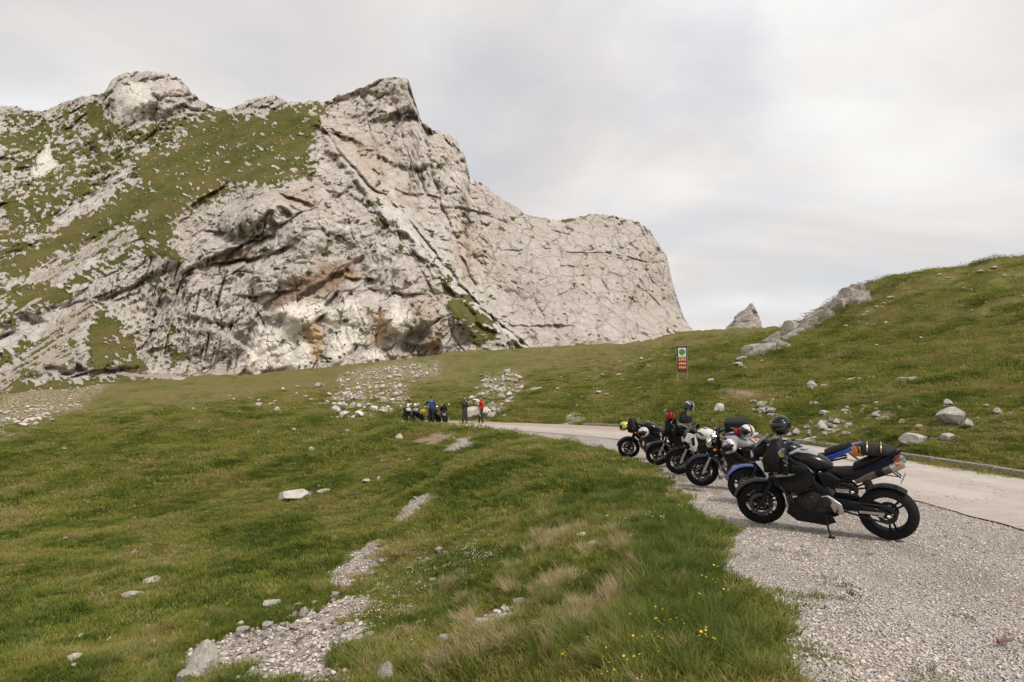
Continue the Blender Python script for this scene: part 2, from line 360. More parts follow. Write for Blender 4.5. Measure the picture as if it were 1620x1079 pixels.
cr = t.n('ShaderNodeTexVoronoi', {'Vector': t.n('ShaderNodeVectorMath', (p, t.n('ShaderNodeTexNoise', {'Vector': p, 'Scale': 1.5}).outputs[1]), operation='ADD').outputs[0], 'Scale': 0.35}, feature='DISTANCE_TO_EDGE')
c = t.mix(t.mr(cr.outputs[0], 0.002, 0.006, 0.2, 0), c, (0.10, 0.09, 0.08))
cr2 = t.n('ShaderNodeTexVoronoi', {'Vector': t.n('ShaderNodeVectorMath', (t.map(p, (1, .5, 1)), t.n('ShaderNodeTexNoise', {'Vector': p, 'Scale': 2.2, 'Detail': 4.0}).outputs[1]), operation='ADD').outputs[0], 'Scale': 0.9}, feature='DISTANCE_TO_EDGE')
c = t.mix(t.math('MULTIPLY', t.mr(cr2.outputs[0], 0.003, 0.010, 0.9, 0), t.mr(nb, 0.44, 0.54)), c, (0.12, 0.105, 0.09))
wt = t.mr(t.math('ABSOLUTE', t.math('SUBTRACT', t.math('ABSOLUTE', t.math('SUBTRACT', t.attr('side'), 0.5)), 0.22)), 0.03, 0.14, 0.45, 0)
c = t.mix(t.math('MULTIPLY', wt, t.mr(t.noise(0.4, 4, 0.6, p), 0.35, 0.6)), c, (0.56, 0.505, 0.45))
c = t.mix(t.mr(t.noise(1.1, 6, 0.75, t.map(p, (1, .35, 1))), 0.58, 0.68, 0, 0.6), c, (0.26, 0.225, 0.195))
so_m = t.mr(t.math('ABSOLUTE', t.math('SUBTRACT', t.attr('side'), 0.72)), 0.05, 0.3, 0.5, 0)
sepy = t.n('ShaderNodeSeparateXYZ', (p,)).outputs[1]
c = t.mix(t.math('MULTIPLY', t.math('MULTIPLY', so_m, t.mr(sepy, 26, 33)), t.mr(nb, 0.25, 0.5)), c, (0.33, 0.19, 0.12))
me.materials.append(t.done(c, 0.85, t.bump(nf, 0.4, 0.01), Specular_IOR_Level=0.25))
road = bpy.data.objects.new('road', me); C.objects.link(road); tag(road, 'narrow pale asphalt mountain road curving left', kind='structure')

# kerb stones: 1 m each, shaped and slightly uneven
K_, LK = resample(ROAD_R, 1200); sK = np.linspace(0, LK, 1200)
m_kerb = mat('kerb stone', (0.27, 0.235, 0.20), 0.9, var=0.35, scale=9, bump=0.6)
def kerb_mesh(sd):
    rr = random.Random(sd); bm = bmesh.new(); bmesh.ops.create_cube(bm, size=1)
    for v in bm.verts:
        v.co = Vector((v.co.x * 0.20 * (1 if v.co.z < 0 else 0.82), v.co.y * 0.985, v.co.z * 0.34))
    bmesh.ops.bevel(bm, geom=bm.edges[:], offset=0.022, segments=2, affect='EDGES', profile=0.5)
    for v in bm.verts: v.co += Vector((rr.uniform(-1, 1), rr.uniform(-1, 1), rr.uniform(-1, 1))) * 0.007
    m = bpy.data.meshes.new('kerb_stone'); bm.to_mesh(m); bm.free(); m.materials.append(m_kerb); return m
KM = [kerb_mesh(k) for k in range(5)]
kerb = empty('kerb', (10.4, 0, 0)); tag(kerb, 'low stone kerb along the far side of the road', 'kerb')
kl = smooth_line([(x + 0.1, y) for x, y in ROAD_R[::6]], 6); K_, LK = resample(kl, 1500); sK = np.linspace(0, LK, 1500)
s = 1.0
while s < LK - 1:
    x = np.interp(s, sK, K_[:, 0]); y = np.interp(s, sK, K_[:, 1]); x2 = np.interp(s + 0.5, sK, K_[:, 0]); y2 = np.interp(s + 0.5, sK, K_[:, 1])
    if y > 5 and y < 36.5:
        o = bpy.data.objects.new('kerb_stone', KM[int(s) % 5]); C.objects.link(o); o.parent = kerb
        o.location = (x - 10.4, y, 0.0 + random.uniform(-0.012, 0.012)); o.rotation_euler = (0, 0, math.atan2(y2 - y, x2 - x) - math.pi / 2 + random.uniform(-.02, .02))
    s += 1.0
# ------------------------------------------------------------------ the mountain
SKYL = [(-320,190),(-200,178),(-120,165),(-60,168),(0,168),(20,168),(45,174),(70,175),(100,162),(130,152),(165,147),(175,128),(195,116),(235,112),(265,117),(285,125),(300,142),(318,160),(335,168),(362,172),(385,165),(400,155),(430,150),(455,160),(480,163),(515,160),(540,150),(565,140),(590,130),(605,124),(625,121),(645,124),(650,140),(660,170),(668,192),(680,205),(697,209),(712,210),(722,222),(736,250),(744,282),(760,288),(780,303),(800,318),(825,333),(850,345),(880,349),(910,343),(940,339),(975,342),(1000,348),(1020,356),(1032,370),(1045,390),(1055,402),(1060,430),(1066,455),(1074,480),(1083,503),(1090,514),(1099,526)]
BASE = [(-320,660),(0,640),(100,625),(200,617),(300,608),(400,604),(500,600),(600,592),(680,585),(740,578),(800,578),(850,582),(950,580),(1050,572),(1099,560)]
DP = [(-320,650,125),(-320,520,170),(-320,400,230),(-320,200,345),(-100,640,132),(-100,300,280),(-100,175,370),(0,620,142),(100,605,150),(200,600,158),(300,592,172),(400,588,174),(500,582,174),(600,573,178),(680,565,186),(740,556,196),(800,552,212),(850,550,228),(950,545,260),(1050,535,290),(1097,530,305),
 (0,660,122),(300,625,162),(600,605,170),(850,585,222),(1097,565,300),
 (0,520,175),(0,440,205),(0,360,240),(0,280,290),(0,200,360),(0,170,385),(100,520,180),(100,440,205),(100,360,240),(100,280,285),(100,200,340),(150,160,350),(200,520,178),(200,440,200),(220,360,225),(220,290,262),(200,220,310),(200,160,325),(240,115,335),(270,180,310),(320,172,320),
 (250,480,190),(300,480,182),(300,400,196),(300,330,222),(350,380,194),(350,300,232),(400,540,176),(400,480,180),(400,420,184),(400,350,192),(400,280,230),(450,300,208),(470,400,188),(480,500,178),(500,300,214),(560,350,205),(560,450,190),(560,530,180),(620,400,204),(620,500,184),(680,480,194),(700,420,215),
 (330,230,285),(400,220,270),(480,220,262),(420,165,300),(500,165,290),(510,200,262),(560,270,232),(640,340,222),(690,410,215),(760,490,210),(830,545,215),
 (560,200,285),(600,150,305),(620,122,312),(650,125,318),(600,250,268),(650,300,264),(670,250,288),(700,350,260),(740,420,243),(790,500,226),
 (700,210,325),(740,280,325),(740,350,288),(800,320,320),(800,400,290),(800,470,262),(870,345,330),(870,430,295),(870,500,258),(950,340,340),(950,430,310),(950,500,282),(1020,355,345),(1020,430,325),(1020,500,305),(1060,430,345),(1085,510,325)]
DP = np.array(DP, float); MT = tps_fit(DP[:, :2] / 200.0, DP[:, 2], 2e-3)
cols = np.concatenate([np.arange(-320, -20, 6.0), np.arange(-20, 1099.5, 1.65)])
ys = np.interp(cols, [q[0] for q in SKYL], [q[1] for q in SKYL]); yb = np.interp(cols, [q[0] for q in BASE], [q[1] for q in BASE])
jag = fbm(np.stack([cols / 11, 0 * cols, 0 * cols], -1), 4) * 7 + fbm(np.stack([cols / 42, 0 * cols + 5, 0 * cols], -1), 2) * 5
ys = ys + jag * sstep(1099, 1040, cols)
NV = 285; vv = np.linspace(0, 1, NV); VX = np.tile(cols, (NV, 1)); VY = yb[None] + (ys - yb)[None] * vv[:, None]
wv = np.stack([VX, VY, 0 * VX], -1)
wx = fbm(wv / 26, 4) * 16; wy = fbm(wv / 26 + 50, 4) * 16
X_, Y_ = VX + wx, VY + wy
def area(polys, soft=6.0, x=None, y=None):
    m = np.zeros(VX.shape)
    for pl in polys: m = np.maximum(m, sstep(-soft, soft, poly_sd(X_ if x is None else x, Y_ if y is None else y, pl)))
    return m
def line(pl, wd, x=None, y=None): return sstep(wd, wd * 0.25, seg_dist(VX + wx * 0.35 if x is None else x, VY + wy * 0.35, pl))
D = tps_eval(MT, np.stack([VX, VY], -1) / 200.0)
# --- grass, scree and stains, where the photograph shows them
GRASS = [[(330,172),(385,180),(440,176),(505,160),(515,180),(490,215),(500,255),(450,282),(395,300),(350,285),(310,315),(285,345),(265,390),(300,420),(255,400),(215,372),(205,350),(245,330),(215,300),(215,240),(245,250),(275,240),(300,210)],
 [(0,425),(60,385),(130,345),(215,285),(330,275),(300,318),(215,345),(110,395),(0,455)], [(0,500),(60,470),(150,425),(215,385),(235,392),(130,445),(0,520)],
 [(135,160),(160,155),(165,215),(172,265),(150,250),(140,205)], [(85,220),(110,225),(115,270),(95,262)], [(0,455),(95,452),(120,470),(60,490),(0,495)],
 [(150,478),(175,490),(215,545),(235,585),(140,590),(135,555)], [(0,560),(50,530),(55,545),(0,585)], [(0,215),(50,200),(60,215),(0,245)], [(20,315),(140,285),(150,300),(60,340),(0,345)], [(0,380),(80,350),(60,375),(0,410)],
 [(688,418),(705,440),(720,455),(712,470)], [(700,470),(735,470),(765,500),(800,545),(760,548),(725,515)], [(590,320),(612,345),(620,362),(600,345)], [(720,455),(745,475),(740,485)], [(500,560),(540,562),(540,574),(505,574)],
 [(0,600),(120,600),(230,595),(300,598),(300,640),(0,660)], [(-330,250),(-30,250),(-20,330),(-330,340)], [(-330,420),(0,420),(0,520),(-330,560)], [(-330,600),(0,600),(0,680),(-330,680)],
 [(215,395),(285,390),(290,405),(240,410)], [(255,440),(262,470),(250,470)], [(272,520),(285,560),(275,590),(268,590)]]
gr = area(GRASS, 5)
speck = fbm(np.stack([VX / 9, VY / 6.5, 0 * VX], -1) + 12, 4)
sk2 = fbm(np.stack([VX / 3.6, VY / 2.8, 0 * VX], -1) + 77, 3)
half = area([[(60,175),(200,150),(320,180),(420,190),(500,180),(500,280),(400,305),(300,340),(250,330),(210,380),(60,420),(0,440),(0,180)]], 25)   # broken ground: grass and ledges mixed
clus = fbm(np.stack([VX / 34, VY / 24, 0 * VX], -1) + 5, 3)
gw = area(GRASS, 15)
rag = fbm(np.stack([(VX * 0.8 + VY * 0.6) / 15, (VY * 0.9 - VX * 0.45) / 5.5, 0 * VX], -1) + 33, 4)
grass = sstep(0.40, 0.60, gw * 0.88 + 0.9 * speck + 0.25 * sk2 + 0.85 * clus + 1.1 * rag)
grass = np.maximum(grass, half * (1 - area([[(165,150),(195,120),(260,118),(300,150),(318,180),(250,195),(200,205)], [(45,270),(75,225),(85,262),(60,285)], [(80,350),(215,250),(220,280),(100,365)]], 8)) * sstep(-0.13, 0.05, speck * 0.8 + sk2 * 0.3 + 0.4 * clus))
grass = np.maximum(grass, area([[(120,440),(260,400),(310,590),(220,590)]], 30) * sstep(0.12, 0.26, speck + 0.5 * sk2) * 0.8)
SCR = [[(0,600),(40,560),(75,520),(140,470),(150,485),(120,530),(135,580),(60,585),(0,620)], [(0,470),(70,430),(150,385),(200,355),(205,372),(120,420),(50,455),(0,485)], [(0,490),(60,470),(70,480),(0,510)], [(135,390),(200,365),(205,390),(150,405)]]
stripe = fbm(np.stack([(VX * 0.5 + VY) / 30.0, (VX - VY * 1.9) / 190.0 + 3, 0 * VX], -1), 3); stripe2 = fbm(np.stack([(VX * 0.55 + VY) / 5.5, (VX - VY * 1.9) / 80.0, 0 * VX], -1), 3)
sa = area(SCR, 9)
scr = sa * sstep(-0.10, 0.16, 1.2 * stripe2 + 0.35 * sk2 + 0.25 * clus + 0.03)
grass = np.clip(np.maximum(grass, sa * (1 - scr) * sstep(-0.15, 0.1, speck + 0.1)) - scr, 0, 1)
scr = np.maximum(scr, line(TRAIL, 5.0))
grass = np.minimum(grass, 1 - line(TRAIL, 5.0))
stain = area([[(335,408),(390,385),(400,410),(345,425)], [(430,478),(470,440),(520,415),(560,415),(570,430),(530,460),(490,470),(450,485)]], 14) * sstep(-0.3, 0.3, speck + 0.4)
ochre = np.maximum(area([[(487,510),(505,505),(512,535),(506,575),(490,575),(484,540)], [(592,500),(610,490),(612,540),(600,560),(592,545)], [(672,535),(690,530),(695,560),(675,565)], [(535,420),(560,425),(565,440),(540,438)]], 5), 0)
tan_ = area([[(540,250),(580,220),(600,240),(610,320),(590,310)], [(625,300),(650,290),(660,330),(640,330)], [(720,350),(745,350),(760,400),(740,450),(715,420)], [(640,470),(690,465),(700,520),(660,525)], [(500,210),(540,200),(560,250),(530,240)], [(440,300),(500,290),(500,330),(450,330)]], 16) * sstep(-0.35, 0.3, speck + 0.25)
white = area([[(430,492),(470,474),(508,474),(530,495),(495,510),(445,514)], [(380,575),(410,520),(485,508),(490,580),(390,590)], [(515,490),(570,470),(580,540),(530,570)], [(608,490),(630,478),(650,505),(640,525),(615,528)], [(575,560),(600,550),(608,572),(575,576)], [(45,275),(75,225),(85,262),(60,285)], [(170,155),(195,130),(235,130),(240,160),(205,185),(180,190)]], 9)
# --- relief: creases, overhangs and walls set back
def stepf(pl, amp, wd):                       # beyond the line (to its right walking along it) the rock stands further back
    d = seg_dist(VX + wx * 0.5, VY + wy * 0.5, pl); a = np.array(pl[0]); b = np.array(pl[-1])
    sgn = (b[0] - a[0]) * (VY - a[1]) - (b[1] - a[1]) * (VX - a[0])
    fall = sstep(90, 10, d); return amp * fall * sstep(-wd, wd, np.where(sgn < 0, d, -d))
D += stepf([(500,188),(530,232),(575,285),(640,335),(690,405),(760,488),(845,556)], 13, 5)
D += stepf([(572,160),(600,240),(615,318)], 7, 4) + stepf([(668,200),(690,300),(735,420),(800,540)], 9, 6)
def blob(x, y, rx, ry, amp, rot=0):
    c_, s_ = math.cos(rot), math.sin(rot); dx, dy = VX - x + wx * 0.7, VY - y + wy * 0.7
    a = (dx * c_ + dy * s_) / rx; b = (-dx * s_ + dy * c_) / ry; return amp * np.exp(-(a * a + b * b) ** 1.4)
def cave(x, y, rx, ry, amp, rot=0):           # sharp roof, floor running out
    c_, s_ = math.cos(rot), math.sin(rot); dx, dy = VX - x + wx * 0.5, VY - y + wy * 0.5
    a = (dx * c_ + dy * s_) / rx; b = (-dx * s_ + dy * c_) / ry
    return 0.8 * amp * np.exp(-a * a * a * a) * sstep(-0.12, 0.06, b) * sstep(1.6, 0.0, b)
for q in [(352,368,28,16,7,0.1),(395,372,34,14,8,-.05),(412,355,6,30,7,0.1),(452,335,14,42,7,0.5),(470,315,30,14,6,0.35),(445,395,18,10,5,-.5),(370,412,55,9,5,-.15),(520,440,60,22,8,-.55),(525,470,16,16,7,-.8),(570,440,26,13,6,0.1),(620,462,55,8,4,0.1),
          (645,530,26,50,11,-0.75),(655,545,20,30,7,0.2),(680,545,14,18,5,0),(505,505,14,16,4,-.6),(420,465,40,9,4,-.1),(325,505,24,30,3,.2),(535,215,38,16,7,.35),(520,205,24,10,5,.3),(700,395,22,36,5,.3),(735,330,40,10,5,.2),(690,330,16,40,5,.2),(790,505,26,14,4,.4),(850,515,60,10,3,0),(835,530,14,60,5,0.1),(820,540,8,50,5,-.15)]: D += cave(*q)
for q in [(420,320,40,32,-9,0),(375,345,30,22,-7,0),(480,390,48,48,-8,0),(500,310,30,40,-5,0),(440,430,60,22,-5,0),(470,500,40,20,-4,0),(625,505,22,26,-6,0),(560,480,40,30,-4,0),(600,400,40,40,-5,0),(590,240,26,60,-5,0.1),(700,240,20,60,-6,0),(640,180,24,50,-5,0),(760,400,14,60,-4,0),(680,550,30,16,-4,0),(230,150,50,30,-10,0),(200,230,30,60,-8,.3),(130,300,60,24,-6,-.5),(300,480,60,90,-7,0),(900,430,90,60,-6,0),(1010,430,34,80,-5,0)]: D += blob(*q)
CR = [[(785,300),(792,350),(785,400),(768,455)],[(792,398),(850,392),(910,400),(960,402),(1018,414),(1050,415)],[(800,372),(850,360),(905,372)],[(905,340),(890,372),(850,398)],[(960,410),(950,440),(965,470)],[(880,470),(910,455),(915,478)],[(1020,360),(1030,410),(1010,440),(1030,470),(1060,500)],[(930,420),(905,448),(935,470)],[(1005,425),(1000,470),(985,520)],[(870,440),(845,470),(860,500)],[(600,290),(640,345),(700,440),(730,480)],[(560,285),(600,345),(650,400),(690,470)],[(520,290),(545,330),(560,380)],[(205,215),(195,190),(190,150)],[(250,150),(245,190),(265,230)],[(168,165),(195,195),(215,230)],[(600,165),(590,200),(605,250),(604,300)],[(560,145),(590,170),(600,180)],[(640,150),(635,210),(655,280)],[(665,200),(650,240),(668,290)],[(700,215),(680,240),(700,300)],
      [(330,440),(350,500),(345,560)],[(395,470),(420,520),(395,580)],[(285,430),(300,500),(290,560)],[(240,430),(262,500),(270,580)],[(350,440),(380,430),(440,440)],[(650,560),(672,520),(700,500)],[(708,500),(720,540),(735,555)],[(560,470),(575,520),(560,560)],[(545,480),(530,530),(545,560)],[(760,290),(770,330),(762,380)],[(830,345),(840,380),(830,420)],[(975,345),(980,390),(970,410)]]
crk = np.zeros(VX.shape)
for q in CR: crk = np.maximum(crk, line(q, 2.0 + 0 * VX))
P0 = place(VX, VY, D)
soft = 1 - 0.86 * np.clip(gw * 0.92 + grass * 0.25 + area(SCR, 8), 0, 1)
slab = area([[(510,200),(560,245),(650,330),(700,405),(790,500),(830,548),(770,520),(690,430),(610,345),(520,235)]], 5)
def facets(P, s, seed, amp, tilt, aniso=(1, 1, 1)):      # broken blocks: planar facets meeting in creases, small ledges between blocks
    f1, f2, rid, off = worley(P / s * np.array(aniso), seed)
    g = rid[..., :3] - 0.5; l1 = np.abs(off).sum(-1)
    edge = sstep(0.0, 0.07, f2 - f1)
    return edge * (amp * (rid[..., 3] - 0.5) + tilt * s * (off * g).sum(-1) * 1.6) + tilt * s * 0.55 * l1, f2 - f1
Ps = P0 * np.array([1, 0.38, 1.0])
warp = np.stack([fbm(Ps / 9, 3), fbm(Ps / 9 + 9, 3), fbm(Ps / 9 + 21, 3)], -1) * 3.0
Pw = Ps + warp
rotm = np.array(Matrix.Rotation(R(38), 3, 'Y')); Pb = Pw @ rotm
rot2 = np.array(Matrix.Rotation(R(-27), 3, 'X') @ Matrix.Rotation(R(20), 3, 'Z')); Pc = Pw @ rot2
d1, e1 = facets(Pb, 24.0, 10, 3.0, 0.36, (1, 1, 0.6)); d2, e2 = facets(Pc + 70, 9.5, 20, 2.0, 0.36, (1.25, 1, 0.7)); d3, e3 = facets(Pb + 130, 4.0, 30, 0.8, 0.36, (1.2, 1, 0.7))
d4, e4 = facets(Pc + 190, 1.7, 40, 0.25, 0.28)
rid_ = fbm(Ps / 26, 4, ridged=True)
brk = sstep(-0.1, 0.25, fbm(P0 / 12 + 3, 3))
rock = d1 + d2 + d3 + d4 - (rid_ - 0.3) * 5 + brk * (sstep(0.05, 0.0, e2) * 0.9 + sstep(0.06, 0.0, e3) * 0.5) - fbm(Ps / 2.2, 3) * 0.5
right_wall = area([[(760,290),(1099,330),(1099,540),(850,560),(790,470)]], 20)
smoothw = 1 - 0.62 * right_wall
streak = area([[(150,430),(250,395),(340,400),(400,470),(380,590),(230,590)]], 18)
ribv = fbm(np.stack([VX / 6.5 + 0.25 * VY / 6.5, VY / 55, 0 * VX], -1) + 2, 3, ridged=True)
ribs = fbm(np.stack([(VX * 0.86 - VY) / 7.0, (VX + VY) / 120.0, 0 * VX], -1), 3, ridged=True)
D2 = D + soft * smoothw * (1 - 0.85 * slab) * (1 - 0.55 * white) * rock + crk * 1.6 * sstep(-0.28, 0.12, fbm(P0 / 10 + 60, 3)) + slab * (-3.0 - ribs * 1.5) + (1 - soft) * (fbm(P0 / 9, 4) * 2.0 + fbm(P0 / 2.2, 2) * 0.45)
D2 = D2 - gw * (1 - grass) * (0.5 + 0.8 * np.abs(speck))
D2 = D2 - streak * soft * (ribv - 0.4) * 1.6
grass = np.maximum(grass, streak * sstep(0.10, 0.30, -(ribv - 0.45) + 0.55 * speck) * 0.8)
MP = place(VX, VY, D2)
# the far side falls away behind the skyline, with a rounded crest
back = []
top = MP[-1]
for k, (dy, dz) in enumerate([(1.5, 0.25), (5, 1.2), (12, 4.5), (25, 12), (50, 30), (90, 70), (150, 150)]):
    q = top.copy(); q[:, 1] += dy; q[:, 0] += dy * 0.1 * np.sign(q[:, 0] + 60) ; q[:, 2] -= dz; q[:, 2] = np.maximum(q[:, 2], -40); back.append(q)
side = [MP]
MPF = np.concatenate([MP, np.array(back)], 0)
# right end wraps round the corner instead of stopping at the outline
endc = []
for dx, dy in [(2, 10), (4, 30), (0, 70), (-15, 130)]:
    q = MPF[:, -1].copy(); q[:, 0] += dx; q[:, 1] += dy; q[:, 2] -= dy * 0.12; endc.append(q)
MPF = np.concatenate([MPF, np.stack(endc, 1)], 1)
def padm(a, v=0.0):
    a = np.concatenate([a, np.tile(a[-1:], (len(back), 1))], 0); return np.concatenate([a, np.tile(a[:, -1:], (1, 4))], 1)
me = grid_mesh('mountain', MPF)
for n_, v_ in (('grass', grass), ('scree', scr), ('stain', stain), ('ochre', ochre), ('tan', tan_), ('white', white), ('wall', right_wall), ('slab', slab * sstep(-0.15, 0.25, ribs - 0.25))): attr(me, n_, padm(v_))
t = NT('limestone cliff'); p = t.pos()
nA = t.noise(0.05, 5, 0.6, p); nB = t.noise(0.28, 6, 0.65, p); nC = t.noise(1.3, 5, 0.7, p)
vs = t.map(p, (0.55, 0.55, 0.07)); nV = t.noise(1.0, 4, 0.6, vs)
c = t.mix(t.mr(nB, 0.3, 0.7), (0.51, 0.46, 0.42), (0.70, 0.65, 0.60))
c = t.mix(t.mr(nA, 0.42, 0.68, 0, 0.6), c, (0.54, 0.445, 0.385))
c = t.mix(t.mr(nV, 0.54, 0.74, 0, 0.45), c, (0.27, 0.245, 0.225))
c = t.mix(t.mr(nC, 0.62, 0.74, 0, 0.55), c, (0.21, 0.195, 0.175))
c = t.mix(t.mr(nC, 0.26, 0.42, 0.5, 0), c, (0.68, 0.64, 0.59))
wpv = t.n('ShaderNodeVectorMath', (p, t.n('ShaderNodeVectorMath', {0: t.n('ShaderNodeTexNoise', {'Vector': p, 'Scale': 0.16, 'Detail': 4.0}).outputs[1], 'Scale': 7.0}, operation='SCALE').outputs[0]), operation='ADD').outputs[0]
cr1 = t.n('ShaderNodeTexVoronoi', {'Vector': t.map(wpv, (1, 1, .7), (0, .6, 0)), 'Scale': 0.085}, feature='DISTANCE_TO_EDGE').outputs[0]
cr2 = t.n('ShaderNodeTexVoronoi', {'Vector': t.map(wpv, (1.2, 1, .6)), 'Scale': 0.26}, feature='DISTANCE_TO_EDGE').outputs[0]
gate = t.math('MULTIPLY', t.mr(nA, 0.46, 0.60), t.math('SUBTRACT', 1.0, t.math('MULTIPLY', t.attr('wall'), 0.8)))
c = t.mix(t.math('MULTIPLY', t.mr(cr1, 0.004, 0.022, 0.75, 0), t.mr(nB, 0.50, 0.62, 0, 1)), c, (0.11, 0.10, 0.09))
c = t.mix(t.math('MULTIPLY', t.mr(cr2, 0.006, 0.03, 0.4, 0), gate), c, (0.13, 0.12, 0.105))
c = t.mix(t.math('MULTIPLY', t.attr('wall'), 0.4), c, (0.46, 0.415, 0.385))
c = t.mix(t.math('MULTIPLY', t.attr('slab'), 0.85), c, t.mix(nC, (0.58, 0.545, 0.50), (0.80, 0.765, 0.71)))
c = t.mix(t.math('MULTIPLY', t.attr('tan'), t.mr(nB, 0.3, 0.6, 0.3, 0.8)), c, (0.52, 0.40, 0.32))
c = t.mix(t.math('MULTIPLY', t.attr('stain'), t.mr(nB, 0.28, 0.56, 0.5, 0.95)), c, (0.33, 0.215, 0.145))
c = t.mix(t.math('MULTIPLY', t.attr('ochre'), t.mr(nB, 0.28, 0.5, 0.5, 0.95)), c, (0.60, 0.41, 0.25))
c = t.mix(t.math('MULTIPLY', t.attr('white'), t.mr(nB, 0.2, 0.45, 0.6, 1.0)), c, (0.86, 0.80, 0.72))
scc = t.mix(nC, (0.33, 0.27, 0.215), (0.52, 0.46, 0.40))
c = t.mix(t.attr('scree'), c, scc)
gg = t.mix(t.mr(nB, 0.3, 0.7), (0.070, 0.082, 0.019), (0.140, 0.135, 0.037)); gg = t.mix(t.mr(nC, 0.55, 0.7, 0, 0.6), gg, (0.20, 0.17, 0.07)); gg = t.mix(t.mr(nA, 0.40, 0.62, 0, 0.7), gg, (0.18, 0.145, 0.055))
c = t.mix(t.mr(t.math('ADD', t.attr('grass'), t.math('MULTIPLY', t.math('SUBTRACT', nC, 0.5), 1.5)), 0.38, 0.62), c, gg)
crh = t.math('ADD', t.mr(cr1, 0, 0.05), t.math('MULTIPLY', t.mr(cr2, 0, 0.06), 0.25))
bare = t.math('SUBTRACT', 1.0, t.math('MAXIMUM', t.attr('grass'), t.attr('scree')), True)
hh = t.math('ADD', t.math('MULTIPLY', t.math('MULTIPLY', crh, bare), 0.8), t.math('ADD', t.math('MULTIPLY', nC, 0.7), t.math('MULTIPLY', nB, 1.3)))
me.materials.append(t.done(c, 0.95, t.bump(hh, 0.8, 1.6), Specular_IOR_Level=0.1))
mountain = bpy.data.objects.new('mountain', me); C.objects.link(mountain)
tag(mountain, 'craggy pale limestone mountain with grassy shoulder and steep cliffs', kind='structure')
# ------------------------------------------------------------------ sampling the finished ground
lr0, lr1 = math.log(RR[0]), math.log(230.0); NRr = 470; th0 = np.searchsorted(THF, -50 * math.pi / 180 - 1e-9)
def gidx(x, y):
    th, r = _pol(np.asarray(x, float), np.asarray(y, float))
    fi = np.clip((np.log(np.maximum(r, 0.95)) - lr0) / (lr1 - lr0) * (NRr - 1), 0, NRr - 2.001)
    fj = np.clip((th * 180 / math.pi + 50) / 0.118, 0, 845) + th0
    return fi, fj
def gs(arr, x, y):
    fi, fj = gidx(x, y); i = fi.astype(int); j = fj.astype(int); a = fi - i; b = fj - j
    return arr[i, j] * (1 - a) * (1 - b) + arr[i + 1, j] * a * (1 - b) + arr[i, j + 1] * (1 - a) * b + arr[i + 1, j + 1] * a * b

def hit(px, py, ymin=2.5, ymax=190):                  # where the land is seen at a pixel
    d = rays(px, py); Y = np.exp(np.linspace(math.log(ymin), math.log(ymax), 1400)); t = Y / d[1]
    P = d[None] * t[:, None] + np.array([0, 0, EYE]); z = gs(GP[..., 2], P[:, 0], P[:, 1]); m = P[:, 2] < z
    k = np.argmax(m) if m.any() else len(Y) - 1
    return np.array([P[k, 0], P[k, 1], z[k]])
ROCKS = []
# ------------------------------------------------------------------ rock shapes: lumps cut by planes, then weathered
def rock_mesh(name, seed, sub=3, cuts=11, squash=(1, 0.8, 0.6), rough=0.05, material=None):
    rr = np.random.default_rng(seed); bm = bmesh.new(); bmesh.ops.create_icosphere(bm, subdivisions=sub, radius=1.0)
    co = np.array([v.co[:] for v in bm.verts])
    for k in range(cuts):
        n = rr.normal(size=3); n /= np.linalg.norm(n); d = rr.uniform(0.42, 0.80)
        s = co @ n; m = s > d; co[m] -= np.outer(s[m] - d, n) * 0.97
    if sub >= 2: co += (fbm(co * 1.7 + seed, 3)[:, None] * rough * 2 + fbm(co * 5 + seed, 3)[:, None] * rough) * co
    co = co * np.array(squash); co[:, 2] -= co[:, 2].min()
    co /= (co[:, 0].max() - co[:, 0].min())
    for v, c in zip(bm.verts, co): v.co = c
    m = bpy.data.meshes.new(name); bm.to_mesh(m); bm.free()
    m.polygons.foreach_set('use_smooth', np.ones(len(m.polygons), bool)); m.set_sharp_from_angle(angle=R(20))
    if material: m.materials.append(material)
    return m
t = NT('weathered limestone'); p = t.obj(); rnd = t.n('ShaderNodeObjectInfo').outputs['Random']
pw = t.n('ShaderNodeVectorMath', (p, t.n('ShaderNodeCombineXYZ', (t.math('MULTIPLY', rnd, 50.0), 0.0, 0.0)).outputs[0]), operation='ADD').outputs[0]
nA = t.noise(3.0, 5, 0.65, pw); nB = t.noise(11, 5, 0.7, pw)
c = t.mix(t.mr(nA, 0.3, 0.7), (0.42, 0.375, 0.335), (0.64, 0.595, 0.545)); c = t.mix(t.mr(nB, 0.55, 0.72, 0, 0.7), c, (0.21, 0.19, 0.165))
c = t.mix(t.mr(nB, 0.28, 0.42, 0.4, 0), c, (0.70, 0.66, 0.61)); c = t.mix(t.mr(rnd, 0.6, 1.0, 0, 0.35), c, (0.40, 0.335, 0.27))
M_ROCK = t.done(c, 0.92, t.bump(nB, 0.8, 0.06, t.bump(nA, 0.5, 0.15)), Specular_IOR_Level=0.12)
t = NT('pale pebble'); rnd = t.n('ShaderNodeObjectInfo').outputs['Random']; p = t.obj(); nB = t.noise(3, 3, 0.6, p)
cr = t.n('ShaderNodeValToRGB', (rnd,)); e = cr.color_ramp.elements
e[0].position = 0.0; e[0].color = (0.27, 0.24, 0.215, 1); e[1].position = 1.0; e[1].color = (0.80, 0.73, 0.675, 1)
for ps, cl in ((0.25, (0.56, 0.495, 0.45, 1)), (0.55, (0.72, 0.64, 0.58, 1)), (0.8, (0.47, 0.41, 0.36, 1)), (0.9, (0.36, 0.28, 0.225, 1))): q = e.new(ps); q.color = cl
M_PEB = t.done(t.mix(t.mr(nB, 0.3, 0.7, 0, 0.35), cr.outputs[0], (0.30, 0.27, 0.245)), 0.9, Specular_IOR_Level=0.15)

